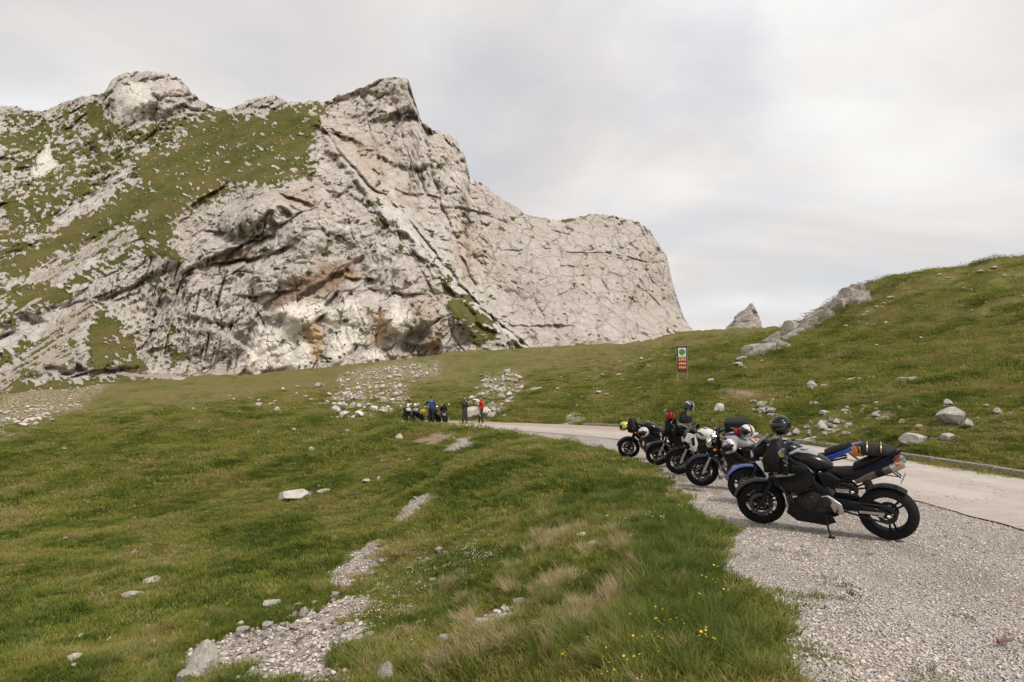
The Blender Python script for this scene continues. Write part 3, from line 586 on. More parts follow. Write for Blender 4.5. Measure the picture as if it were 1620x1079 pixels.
# ------------------------------------------------------------------ instancer for what nobody could count
def instancer(name, P, idx, rot, sca, sources, label):
    colx = bpy.data.collections.new(name + '_shapes')
    for k, (m) in enumerate(sources): colx.objects.link(bpy.data.objects.new('%s_%02d' % (name, k), m))
    me = bpy.data.meshes.new(name); me.vertices.add(len(P)); me.vertices.foreach_set('co', np.asarray(P, np.float32).reshape(-1))
    a = me.attributes.new('idx', 'INT', 'POINT'); a.data.foreach_set('value', np.asarray(idx, np.int32))
    a = me.attributes.new('rot', 'FLOAT_VECTOR', 'POINT'); a.data.foreach_set('vector', np.asarray(rot, np.float32).reshape(-1))
    a = me.attributes.new('sca', 'FLOAT_VECTOR', 'POINT'); a.data.foreach_set('vector', np.asarray(sca, np.float32).reshape(-1))
    o = bpy.data.objects.new(name, me); C.objects.link(o)
    g = bpy.data.node_groups.new(name, 'GeometryNodeTree')
    g.interface.new_socket('Geometry', in_out='INPUT', socket_type='NodeSocketGeometry'); g.interface.new_socket('Geometry', in_out='OUTPUT', socket_type='NodeSocketGeometry')
    N = g.nodes.new; gi = N('NodeGroupInput'); go = N('NodeGroupOutput'); ci = N('GeometryNodeCollectionInfo'); ip = N('GeometryNodeInstanceOnPoints')
    ci.inputs['Collection'].default_value = colx; ci.inputs['Separate Children'].default_value = True; ci.inputs['Reset Children'].default_value = True
    def na(nm, ty):
        q = N('GeometryNodeInputNamedAttribute'); q.data_type = ty; q.inputs['Name'].default_value = nm
        return [s for s in q.outputs if s.name == 'Attribute' and s.enabled][0]
    L = g.links.new; L(gi.outputs[0], ip.inputs['Points']); L(ci.outputs[0], ip.inputs['Instance']); ip.inputs['Pick Instance'].default_value = True
    L(na('idx', 'INT'), ip.inputs['Instance Index']); L(na('rot', 'FLOAT_VECTOR'), ip.inputs['Rotation']); L(na('sca', 'FLOAT_VECTOR'), ip.inputs['Scale'])
    L(ip.outputs[0], go.inputs[0]); md = o.modifiers.new('scatter', 'NODES'); md.node_group = g
    return tag(o, label, kind='stuff')
def wedge(n, r0, r1, a0=-46, a1=46, power=0.0):           # random points; power 0 = even on the ground, 2 = even on the picture
    th = rng.uniform(R(a0), R(a1), n); u = rng.random(n)
    r = np.sqrt(r0 * r0 + u * (r1 * r1 - r0 * r0)) if power == 0 else (r0 + u * (r1 - r0) if power == 1 else r0 * (r1 / r0) ** u)
    return r * np.sin(th), r * np.cos(th), r
def P3(x, y, dz=0.0): return np.stack([x, y, gs(GP[..., 2], x, y) + dz], -1)

# ------------------------------------------------------------------ rocks one can count
RV = [rock_mesh('limestone_rock', 100 + k, 3, 17 + k % 4, [(1, .8, .55), (1, .7, .45), (1, .85, .75), (1, .6, .32), (1, .9, .6), (1, .7, .95), (1, .75, .4), (1, .8, .65)][k], 0.05, M_ROCK) for k in range(8)]
flatv, blockv, tallv = [3, 6, 1], [0, 4, 7, 2], [5, 2]
def rock(px, py, wpx, v, label, group=None, hs=1.0, rz=None, sink=0.18):
    P = hit(px, py); s_ = wpx * P[1] / F * (0.88 if px > 1100 and wpx > 20 else 1.0); o = bpy.data.objects.new('limestone_rock', RV[v]); C.objects.link(o)
    o.scale = (s_, s_, s_ * hs); o.rotation_euler = (random.uniform(-.12, .12), random.uniform(-.12, .12), random.uniform(-.6, .6) if rz is None else rz)
    o.location = (P[0], P[1], P[2] - (sink + (0.22 if px > 1100 else 0)) * s_ * hs * (0.45 if wpx > 18 else 0.12)); ROCKS.append((P[0], P[1], s_ * 0.5)); return tag(o, label, 'rock', group)
BIG = [(1505,668,44,0,'largest pale boulder standing alone on the grassy bank right of the road'), (1285,695,38,3,'long flat white rock just beyond the kerb behind the motorcycles'), (1444,701,38,4,'pale lumpy rock just beyond the kerb above the rear motorcycle tail'),
 (1139,652,20,5,'upright pale rock on the bank left of the black top case'), (1395,665,24,1,'slanting pale rock on the bank between the rock cluster and largest boulder'), (1365,678,20,6,'flat rock on the bank above the blue motorcycle tail'), (1428,672,11,5,'small upright rock on the bank left of the largest boulder'),
 (1500,694,22,4,'rock low on the bank right of the lumpy kerbside rock'), (1338,688,17,6,'small flat rock beyond the kerb left of the orange bag'), (1455,680,12,0,'small round rock between the lumpy kerbside rock and largest boulder'), (1530,676,17,2,'rock right below the largest boulder on the bank'),
 (847,618,24,3,'flat white boulder alone on the slope right of the red jacket'), (632,696,12,2,'single pale rock in the grass below the distant motorcycles'), (470,790,50,6,'long flat white rock in the middle of the left meadow'), (509,782,22,1,'pale rock at the right end of the long flat white rock'), (580,763,13,6,'small white rock on the meadow right of the long flat rock'),
 (243,920,26,6,'flat pale rock on the left meadow above the dark pitted one'), (205,946,30,1,'pitted pale rock lowest left on the meadow'), (325,1058,56,2,'large pale block at the lower left end of the stony patch'), (298,1076,28,4,'rounded rock below the large pale block at lower left'),
 (385,1003,20,4,'white rock above the stony patch right of the large block'), (432,958,32,6,'long pale rock above the stony patch'), (770,992,44,6,'long pale rock half buried in the grass at lower centre'), (825,958,32,1,'pale rock among grass above the long half buried rock'),
 (612,1072,30,2,'grey rock at the bottom edge beside the stony patch'), (705,1018,24,4,'white rocks half hidden in grass at lower centre'), (746,663,27,5,'pale leaning stone slab standing between the two standing people'), (778,662,14,7,'rock right behind the person in red'), (1172,572,16,1,'white rock at the foot of the slope left of the outcrop'), (1125,606,12,4,'small rock just right of the sign')]
for px_, py_, w_, v_, lb in BIG: rock(px_, py_, w_, v_, lb, hs=(0.95 if 'slab' in lb else 1.0))
def cluster(polys, n, w0, w1, vs, label, group, pw_=1.6):
    k = 0
    while k < n:
        pl = polys[k % len(polys)]; xs = [q[0] for q in pl]; ys_ = [q[1] for q in pl]; a, b = random.uniform(min(xs), max(xs)), random.uniform(min(ys_), max(ys_))
        if not inside(np.array(a), np.array(b), pl): continue
        rock(a, b, w0 + (w1 - w0) * random.random() ** pw_, random.choice(vs), label, group); k += 1
cluster([[(1295,655),(1340,650),(1345,680),(1300,690)]], 28, 6, 16, blockv + tallv + flatv, 'pale jagged rock in the cluster on the bank behind the blue motorcycle', 'rocks heaped on the bank behind the motorcycles')
cluster([[(1190,640),(1230,632),(1228,668),(1195,672)]], 18, 6, 15, blockv + flatv, 'pale rock in the heap behind the black top case', 'rocks heaped behind the top case')
cluster([[(1135,630),(1160,622),(1165,640),(1140,648)]], 8, 5, 12, blockv + flatv, 'small rock beside the upright rock on the bank', 'small rocks by the upright rock')
cluster([[(1270,612),(1310,602),(1320,612),(1280,618)], [(1335,600),(1385,592),(1385,604),(1340,608)], [(1410,604),(1455,598),(1455,610),(1415,612)]], 18, 6, 14, blockv, 'grey rock showing under the dark grassy ledge on the right slope', 'rocks under the grassy ledge')
cluster([[(1360,640),(1420,620),(1430,655),(1370,668)], [(1470,640),(1600,640),(1610,690),(1480,690)], [(1230,655),(1290,640),(1290,690),(1235,690)]], 34, 6, 13, blockv + flatv, 'small pale rock scattered over the right bank', 'small rocks scattered on the right bank')
cluster([[(1325,525),(1370,480),(1420,455),(1425,470),(1370,505)], [(1430,445),(1520,425),(1620,425),(1620,440),(1520,440)], [(1160,580),(1220,560),(1215,590),(1170,595)]], 16, 6, 16, flatv + [0], 'pale rock lying on the upper slope right of the outcrop', 'rocks on the upper right slope')
cluster([[(300,1035),(480,985),(560,985),(520,1079),(300,1079)], [(400,985),(470,955),(540,945),(520,965),(430,1000)]], 26, 8, 20, blockv + flatv, 'pale stone lying in the stony patch at lower left', 'stones of the lower left stony patch', 2.2)
cluster([[(510,930),(560,880),(625,850),(640,870),(560,935)], [(630,905),(700,860),(720,900),(640,960)], [(560,1000),(640,950),(700,960),(600,1040)]], 24, 7, 16, flatv + [0, 4], 'pale stone poking through the grass of the near slope', 'stones in the near slope', 2.0)
cluster([[(60,820),(330,760),(420,900),(180,960)], [(300,690),(620,680),(640,740),(420,740)], [(340,640),(560,650),(600,720),(330,700)], [(560,740),(700,720),(720,800),(600,820)]], 20, 6, 10, flatv + blockv, 'small pale stone lying in the left meadow', 'small stones in the left meadow')
cluster([[(520,645),(545,618),(605,603),(640,612),(640,640),(590,654)]], 20, 6, 11, blockv + flatv, 'pale rock in the rubble field left of the distant motorcycles', 'rocks of the rubble field', 1.8)
cluster([[(745,648),(775,598),(812,588),(825,615),(790,650)], [(775,652),(800,640),(800,662),(780,664)]], 18, 6, 12, blockv + flatv, 'pale rock in the stony strip above the two standing people', 'rocks of the stony strip', 1.8)
cluster([[(330,630),(520,600),(500,650),(300,680)]], 10, 6, 11, blockv + flatv, 'pale rock on the rise in the left meadow before the cliff', 'rocks on the left rise')
cluster([[(860,660),(1040,610),(1060,560),(880,590)]], 12, 5, 10, flatv, 'small white rock on the slope between the people and the sign', 'small rocks on the middle slope')

# stones too small to pick apart, scattered where the photograph shows them
def pix_stones(spec):
    P_, S_, I_ = [], [], []
    for polys, n, w0, w1 in spec:
        k = 0
        while k < n:
            pl = polys[k % len(polys)]; xs = [q[0] for q in pl]; yy = [q[1] for q in pl]; a, b = random.uniform(min(xs), max(xs)), random.uniform(min(yy), max(yy))
            if not inside(np.array(a), np.array(b), pl): continue
            h_ = hit(a, b); s_ = (w0 + (w1 - w0) * random.random() ** 1.8) * h_[1] / F; P_.append((h_[0], h_[1], h_[2] - 0.03 * s_)); S_.append(s_); I_.append(random.randrange(8)); ROCKS.append((h_[0], h_[1], s_ * 0.5)); k += 1
    n = len(P_); S_ = np.array(S_)
    instancer('scattered_stones', P_, I_, np.stack([rng.normal(0, .15, n), rng.normal(0, .15, n), rng.uniform(0, 6.28, n)], -1), np.stack([S_, S_, S_], -1), RV, 'small pale stones scattered in the turf of the banks and the meadow')
pix_stones([([[(1230,640),(1420,610),(1620,640),(1620,700),(1260,695)]], 90, 2.5, 6), ([[(1290,648),(1345,645),(1350,692),(1295,692)], [(1185,632),(1235,628),(1232,675),(1190,675)]], 40, 3, 7), ([[(60,700),(600,680),(700,800),(420,940),(60,960)]], 70, 2.5, 6),
  ([[(510,648),(545,612),(610,600),(645,612),(645,645),(580,658)], [(745,652),(775,596),(815,586),(830,615),(790,655)]], 90, 3, 7), ([[(280,1035),(480,975),(600,940),(560,1079),(280,1079)], [(510,930),(560,875),(630,848),(640,872),(560,940)]], 80, 4, 9), ([[(630,905),(700,855),(780,840),(720,910),(640,960)], [(300,640),(520,605),(520,655),(300,690)], [(860,665),(1060,600),(1060,560),(880,590)]], 80, 2.5, 6), ([[(1200,590),(1400,480),(1620,430),(1620,600),(1300,620)]], 60, 2.5, 6)])

# ------------------------------------------------------------------ grass: real blades in tufts
def blades(name, n, rad, h0, h1, wid, lean, material, seed, droop=0.5):
    rr = np.random.default_rng(seed); a = rr.uniform(0, 6.283, n); q = rad * np.sqrt(rr.random(n)); bx, by = q * np.cos(a), q * np.sin(a)
    da = a + rr.normal(0, 0.9, n); h = rr.uniform(h0, h1, n); ln = lean * rr.uniform(0.2, 1.1, n) * h; wd = wid * rr.uniform(0.6, 1.3, n)
    V = []; Fc = []; fr = [0, 0.4, 0.75, 1.0]; ww = [1, 0.85, 0.5, 0.0]
    fx, fy = rr.normal(0, 1, n), rr.normal(0, 1, n); nn = np.hypot(fx, fy); fx /= nn; fy /= nn
    for k in range(n):
        b = len(V)
        for f, w_ in zip(fr, ww):
            o = ln[k] * f ** 1.8; z = h[k] * (f - droop * lean * 0.35 * f ** 3); x = bx[k] + math.cos(da[k]) * o; y = by[k] + math.sin(da[k]) * o
            if w_ > 0: V += [(x - fx[k] * wd[k] * w_, y - fy[k] * wd[k] * w_, z - 0.01 * (f == 0)), (x + fx[k] * wd[k] * w_, y + fy[k] * wd[k] * w_, z - 0.01 * (f == 0))]
            else: V.append((x, y, z))
        Fc += [(b, b + 1, b + 3, b + 2), (b + 2, b + 3, b + 5, b + 4), (b + 4, b + 5, b + 6)]
    m = bpy.data.meshes.new(name); m.from_pydata(V, [], Fc); m.materials.append(material)
    m.polygons.foreach_set('use_smooth', np.ones(len(m.polygons), bool)); return m
def grass_mat(name, stops, tr=0.25):
    t = NT(name); rnd = t.n('ShaderNodeObjectInfo').outputs['Random']; big = t.noise(0.32, 5, 0.62, t.pos()); bl = t.noise(40, 2, 0.5, t.pos())
    f = t.math('ADD', t.math('MULTIPLY', rnd, 0.52), t.math('ADD', t.math('MULTIPLY', t.mr(big, 0.39, 0.61), 0.48), t.math('MULTIPLY', bl, 0.22)))
    cr = t.n('ShaderNodeValToRGB', (f,)); e = cr.color_ramp.elements
    e[0].position = stops[0][0]; e[0].color = stops[0][1] + (1,); e[1].position = stops[-1][0]; e[1].color = stops[-1][1] + (1,)
    for ps, cl in stops[1:-1]: q = e.new(ps); q.color = cl + (1,)
    t.done(cr.outputs[0], 0.65, Specular_IOR_Level=0.2)
    tl = t.n('ShaderNodeBsdfTranslucent', (cr.outputs[0],)); ms = t.n('ShaderNodeMixShader', (tr, t.b.outputs[0], tl.outputs[0])); t.t.links.new(ms.outputs[0], t.o.inputs[0])
    return t.m
MG = grass_mat('meadow grass', [(0.2, (0.058, 0.086, 0.014)), (0.4, (0.140, 0.176, 0.026)), (0.6, (0.220, 0.242, 0.040)), (0.8, (0.30, 0.275, 0.072)), (1.0, (0.37, 0.295, 0.13))], 0.35)
MGL = grass_mat('tall green grass', [(0.2, (0.085, 0.125, 0.024)), (0.55, (0.150, 0.195, 0.038)), (0.8, (0.23, 0.25, 0.06)), (1.0, (0.33, 0.30, 0.11))], 0.35)
MGS = grass_mat('dry straw grass', [(0.2, (0.30, 0.235, 0.11)), (0.5, (0.46, 0.365, 0.20)), (0.75, (0.58, 0.475, 0.29)), (1.0, (0.30, 0.27, 0.10))], 0.35)
src = [blades('turf', 46, .11, .012, .035, .0035, 1.3, MG, 1), blades('turf', 46, .11, .015, .045, .0035, 1.2, MG, 2), blades('turf', 40, .12, .012, .035, .005, 1.3, MG, 3),
       blades('turf', 46, .13, .025, .075, .0032, 1.1, MG, 4), blades('turf', 46, .13, .03, .095, .0032, 1.0, MG, 5),
       blades('tuft', 120, .10, .16, .38, .0030, 1.05, MGL, 6), blades('tuft', 130, .13, .12, .30, .0032, .95, MGL, 7),
       blades('straw', 130, .08, .13, .32, .0032, .9, MGS, 8), blades('straw', 110, .11, .10, .28, .0032, 1.1, MGS, 9),
       blades('patch', 150, .34, .012, .05, .0075, 1.4, MG, 10), blades('patch', 150, .34, .015, .07, .0075, 1.2, MG, 11), blades('patch', 140, .30, .012, .055, .007, 1.3, MGL, 12),
       blades('sward', 150, .85, .02, .08, .018, 1.5, MG, 13), blades('sward', 150, .85, .03, .11, .016, 1.2, MG, 14), blades('tuft', 90, .10, .06, .15, .004, 1.1, MGL, 15)]
grav_g, scr_g, soil_g = gravel, scree, soil
RK = np.array(ROCKS)
def clear_of_rocks(x, y):
    m = np.ones(len(x))
    for k in range(0, len(x), 8000):
        d = np.hypot(x[k:k + 8000, None] - RK[None, :, 0], y[k:k + 8000, None] - RK[None, :, 1]) - RK[None, :, 2] * 0.95
        m[k:k + 8000] = d.min(1) > 0.02 + 0.006 * np.hypot(x[k:k + 8000], y[k:k + 8000])
    return m
def grassy(x, y): return (1 - sstep(0.25, 0.6, gs(grav_g, x, y))) * (1 - sstep(0.3, 0.7, gs(scr_g, x, y))) * (1 - sstep(0.3, 0.6, gs(soil_g, x, y))) * clear_of_rocks(x, y)
PP, II, RO, SS = [], [], [], []
def add(x, y, ids, s0, s1, tilt=0.15):
    n = len(x); PP.append(P3(x, y)); II.append(rng.choice(ids, n)); RO.append(np.stack([rng.normal(0, tilt, n), rng.normal(0, tilt, n), rng.uniform(0, 6.28, n)], -1))
    s_ = rng.uniform(s0, s1, n); SS.append(np.stack([s_, s_, s_ * rng.uniform(0.75, 1.25, n)], -1))
def keep(x, y, f): m = rng.random(len(x)) < f; return x[m], y[m]
x, y, r = wedge(60000, 2.2, 13.5, power=1); x, y = keep(x, y, grassy(x, y)); add(x, y, [0, 1, 2, 3], 0.8, 1.35)
x, y, r = wedge(22000, 2.2, 20, power=1); n_ = fbm(np.stack([x, y, 0 * x], -1) / 1.3, 3); x, y = keep(x, y, grassy(x, y) * sstep(-0.05, 0.25, n_)); add(x, y, [3, 4, 14], 0.8, 1.3)
x, y, r = wedge(40000, 12, 36, power=1); x, y = keep(x, y, grassy(x, y) * (1 - sstep(28, 36, np.hypot(x, y)))); add(x, y, [9, 10, 11], 0.8, 1.4)
x, y, r = wedge(34000, 27, 110, power=1); x, y = keep(x, y, grassy(x, y) * sstep(27, 34, np.hypot(x, y)) * (1 - sstep(50, 108, np.hypot(x, y))) * (1 - 0.5 * gs(rocky, x, y))); add(x, y, [12, 13], 0.8, 1.4)
# tall green and straw tufts along the brow of the slope
def inpix(x, y, polys):
    px, py = pix(P3(x, y)); m = np.zeros(len(x)); wb = fbm(np.stack([px, py, 0 * px], -1) / 40, 3) * 60
    for pl in polys: m = np.maximum(m, sstep(-18, 18, poly_sd(px, py, pl) + wb))
    return m
TALL = [[(1010,830),(1060,790),(1110,850),(1150,930),(1210,1079),(930,1079),(960,990),(990,900)], [(870,960),(930,940),(960,1079),(840,1079)], [(760,790),(900,730),(960,740),(1010,790),(980,820),(860,800)]]
STRAW = [[(850,960),(900,890),(980,850),(1010,870),(985,950),(960,1010),(880,1040)], [(690,1040),(720,1000),(780,960),(820,975),(800,1040),(740,1079),(640,1079)], [(690,935),(760,910),(770,925),(700,960)], [(600,1040),(680,960),(690,975),(640,1060)], [(920,850),(945,835),(955,880),(930,890)], [(860,845),(885,835),(885,860)], [(790,890),(815,880),(815,910),(795,910)], [(820,720),(860,705),(870,720)]]
x, y, r = wedge(9000, 2.3, 15, -8, 26, power=1); m = grassy(x, y) * inpix(x, y, TALL); x, y = keep(x, y, m * 0.42); add(x, y, [5, 6, 14, 14], 0.45, 0.85, 0.25)
x, y, r = wedge(9000, 2.6, 14, -22, 22, power=1); m = grassy(x, y) * inpix(x, y, STRAW); x, y = keep(x, y, m * 1.0 * sstep(-0.02, 0.14, fbm(np.stack([x, y, 0 * x], -1) * 1.6, 2))); add(x, y, [7, 8, 7, 14, 8], 0.48, 0.85, 0.30)
x, y, r = wedge(900, 3, 16, power=1); x, y = keep(x, y, grassy(x, y) * 0.6); add(x, y, [7, 8, 6, 8], 0.35, 0.7, 0.2)
# thin weeds creeping out onto the gravel
x, y, r = wedge(16000, 2.5, 22, 0, 40, power=1); g_ = gs(GSD, x, y); wn_ = fbm(np.stack([x, y, 0 * x], -1) * 1.4, 3); x, y = keep(x, y, sstep(1.3, 0.0, g_) * sstep(0.02, 0.3, wn_) * (g_ > -0.2) * 0.6); add(x, y, [0, 2, 3], 0.5, 0.9)
x, y, r = wedge(900, 3, 14, 8, 40, power=1); g_ = gs(GSD, x, y); x, y = keep(x, y, (g_ > 0.8) * (x < 6.4) * 0.06); add(x, y, [0, 2], 0.4, 0.8)
instancer('grass', np.concatenate(PP), np.concatenate(II), np.concatenate(RO), np.concatenate(SS), src, 'short green and straw coloured alpine grass covering the slopes')

# flowers
def flower(name, col, stemh, rad, seed):
    rr = random.Random(seed); V = []; Fc = []; mi = []
    def ring(cx, cy, cz, r_, n, tilt):
        b = len(V); V.append((cx, cy, cz))
        for k in range(n):
            a = k * 2 * math.pi / n; rr_ = r_ * (1 if k % 2 else 0.62); V.append((cx + rr_ * math.cos(a), cy + rr_ * math.sin(a), cz + 0.25 * r_ + tilt * rr_ * math.cos(a)))
        for k in range(n): Fc.append((b, b + 1 + k, b + 1 + (k + 1) % n)); mi.append(1)
    for j in range(4):
        x, y = rr.uniform(-.06, .06), rr.uniform(-.06, .06); h_ = stemh * rr.uniform(0.6, 1.1); b = len(V)
        V.extend([(x * .5 - .0015, y * .5, 0), (x * .5 + .0015, y * .5, 0), (x + .001, y, h_), (x - .001, y, h_)]); Fc.append((b, b + 1, b + 2, b + 3)); mi.append(0)
        ring(x, y, h_, rad * rr.uniform(.8, 1.2), 10, rr.uniform(-.5, .5))
    m = bpy.data.meshes.new(name); m.from_pydata(V, [], Fc); m.materials.append(MGL); m.materials.append(col); m.polygons.foreach_set('material_index', np.array(mi, np.int32)); return m
fy = mat('yellow petals', (0.72, 0.50, 0.02), 0.6); fw = mat('white petals', (0.75, 0.74, 0.66), 0.6)
PP, II, RO, SS = [], [], [], []
YEL = [[(1000,1000),(1100,930),(1180,1079),(880,1079),(900,1030)], [(1120,740),(1180,860),(1150,1000),(1090,860),(1050,780)], [(940,720),(1010,745),(1010,765),(930,735)]]
x, y, r = wedge(2600, 2.5, 18, 0, 26, power=1); x, y = keep(x, y, sstep(0.5, 0.2, gs(grav_g, x, y)) * inpix(x, y, YEL) * 0.32); add(x, y, [0], 0.7, 1.1)
x, y, r = wedge(5000, 5, 40, -44, 10, power=1); n_ = fbm(np.stack([x, y, 0 * x], -1) / 2.2 + 8, 3); x, y = keep(x, y, grassy(x, y) * sstep(0.2, 0.4, n_) * 0.35); add(x, y, [0], 0.7, 1.2)
WHI = [[(620,860),(700,820),(780,840),(790,890),(690,930),(620,940)], [(560,940),(640,910),(640,1000),(560,1000)]]
x, y, r = wedge(7000, 6, 15, -20, 4, power=1); x, y = keep(x, y, grassy(x, y) * inpix(x, y, WHI) * 0.55); add(x, y, [1], 0.6, 1.0)
x, y, r = wedge(9000, 5, 60, -44, 44, power=1); n_ = fbm(np.stack([x, y, 0 * x], -1) / 2.6 + 38, 3); x, y = keep(x, y, grassy(x, y) * sstep(0.10, 0.35, n_) * 0.4); add(x, y, [1], 0.7, 1.6)
instancer('meadow_flowers', np.concatenate(PP), np.concatenate(II), np.concatenate(RO), np.concatenate(SS), [flower('yellow', fy, .12, .010, 1), flower('white', fw, .09, .011, 2)], 'small yellow and white wild flowers dotted in the grass')

# ------------------------------------------------------------------ gravel, scree and stones too small and many to count
peb = [rock_mesh('pebble', 50 + k, 1, 6, (1, random.uniform(.6, .95), random.uniform(.4, .7)), 0.0, M_PEB) for k in range(6)]
def stones(name, x, y, smin, smax, dist_pow, label, dz=-0.25):
    n = len(x); s_ = smin + (smax - smin) * rng.random(n) ** dist_pow
    P = P3(x, y); P[:, 2] += s_ * dz * 0.5
    instancer(name, P, rng.integers(0, 6, n), np.stack([rng.normal(0, .3, n), rng.normal(0, .3, n), rng.uniform(0, 6.28, n)], -1), np.stack([s_, s_, s_], -1), peb, label)
x, y, r = wedge(210000, 2.8, 19, 4, 44, power=1); g_ = gs(GSD, x, y); inr = poly_sd(x, y, ROADP)
f_ = sstep(-0.25, 0.5, g_ + fbm(np.stack([x, y, 0 * x], -1) * 1.3, 3) * 0.9) * np.where(inr < 0.03, 1.0, 0.10 * (inr < 0.5)) * (0.2 + 0.7 * sstep(-0.3, 0.3, fbm(np.stack([x * 1.1, y * .25, 0 * x], -1) + 3, 3))); x, y = keep(x, y, f_)
stones('gravel', x, y, 0.007, 0.032, 3.6, 'loose pale grey gravel strewn over the lay-by')
x, y, r = wedge(150000, 5, 40, -30, 6, power=1); f_ = sstep(0.35, 0.8, gs(scr_g, x, y)) * 0.6; x, y = keep(x, y, f_)
stones('scree_stones', x, y, 0.012, 0.06, 3.2, 'pale broken stones lying in patches on the grassy slope', 0.1)
x, y, r = wedge(26000, 44, 140, -40, 3, power=1); n_ = fbm(np.stack([x, y, 0 * x], -1) / 3, 3); f_ = gs(rocky, x, y) * sstep(-0.02, 0.25, n_); x, y = keep(x, y, f_ * 0.8)
stones('rubble', x, y, 0.10, 0.75, 2.6, 'pale rubble strewn below the cliff', 0.2)
x, y, r = wedge(5200, 5, 130, -44, 44, power=1); x, y = keep(x, y, grassy(x, y) * sstep(0.05, 0.3, fbm(np.stack([x, y, 0 * x], -1) / 4 + 71, 3))); stones('loose_stones', x, y, 0.03, 0.16, 2.2, 'small pale stones dotted through the meadow grass', 0.1)

t = NT('grey-brown outcrop limestone'); p = t.pos(); nA = t.noise(0.7, 5, 0.65, p); nB = t.noise(3, 5, 0.7, p)
c = t.mix(t.mr(nA, 0.3, 0.7), (0.28, 0.245, 0.215), (0.48, 0.44, 0.40)); c = t.mix(t.mr(nB, 0.54, 0.7, 0, 0.75), c, (0.10, 0.085, 0.07))
M_OUT = t.done(c, 0.92, t.bump(nB, 0.9, 0.3), Specular_IOR_Level=0.1)
# the long outcrop on the right-hand hill and the lone pinnacle behind the pass
OL = [(1195,552,62),(1212,546,60),(1228,536,62),(1246,528,62),(1262,520,64),(1280,508,62),(1298,498,62),(1316,488,64),(1334,478,64),(1350,468,66),(1364,460,67)]
o0 = place(1280, 520, 61); sp_ = []
for k, (a, b, Y) in enumerate(OL):
    for j in range(2):
        P = hit(a + random.uniform(-5, 5), b + random.uniform(0, 8) + 6 * j, 30, 95); P = place(a, b, P[1]) if abs(P[1] - Y) > 25 else P
        s_ = random.uniform(2.0, 3.2) * (0.9 if j else 1); M = Matrix.Translation(Vector(P - o0) - Vector((0, 0, 0.38 * s_))) @ Matrix.Rotation(random.uniform(-.5, .1), 4, 'Z') @ Matrix.Rotation(R(-28), 4, 'Y') @ Matrix.Diagonal((s_, s_ * .8, s_ * random.uniform(.75, 1.0), 1))
        sp_.append((RV[[0, 4, 7, 1, 2][(k + j * 2) % 5]], M))
oc = empty('rock_outcrop', o0)
for m_, M_ in sp_:
    b_ = bpy.data.objects.new('rock_block', m_); C.objects.link(b_); b_.parent = oc; b_.matrix_local = M_; b_.material_slots[0].link = 'OBJECT'; b_.material_slots[0].material = M_OUT
tag(oc, 'long jagged grey outcrop climbing the left edge of the right hill', 'outcrop')
# pinnacle: a leaning three-sided fin
PY = 140.0; ring = []
prof = [(1143,532,1203,532,6.0),(1146,524,1202,524,5.6),(1155,512,1200,512,4.6),(1163,503,1198,503,3.8),(1172,494,1195,494,2.8),(1182,485,1192,485,1.7),(1187,480,1190,480,0.5)]
NR_ = 40; rows = []
for (xa, ya, xb, yb_, th_k) in prof:
    A0, B0 = place(xa, ya, PY), place(xb, yb_, PY); row = []
    for k in range(NR_):
        a = 2 * math.pi * k / NR_; cx = 0.5 - 0.5 * math.cos(a); q = A0 + (B0 - A0) * cx; q = q + np.array([0, -math.sin(a) * th_k * (0.6 + 0.4 * math.sin(a * 1.0)), 0]); row.append(q)
    rows.append(row)
rows = np.array(rows); dense = []
for k in np.linspace(0, len(prof) - 1, 34):
    i = min(int(k), len(prof) - 2); dense.append(rows[i] * (1 - (k - i)) + rows[i + 1] * (k - i))
dense = np.array(dense); cen = dense.mean(1, keepdims=True); nr = dense - cen
f1, f2, rid, off = worley(dense / 2.2, 5); dense = cen + nr * (1 + (0.42 * (rid[..., 3] - .5) + 0.25 * fbm(dense / 1.3, 3))[..., None])
base = place(1172, 532, PY); me = grid_mesh('rock_pinnacle', dense - base, wrap=True); me.materials.append(M_OUT); me.set_sharp_from_angle(angle=R(30))
pin = bpy.data.objects.new('rock_pinnacle', me); C.objects.link(pin); pin.location = base; tag(pin, 'lone pointed rock fin on the skyline of the pass', 'rock')
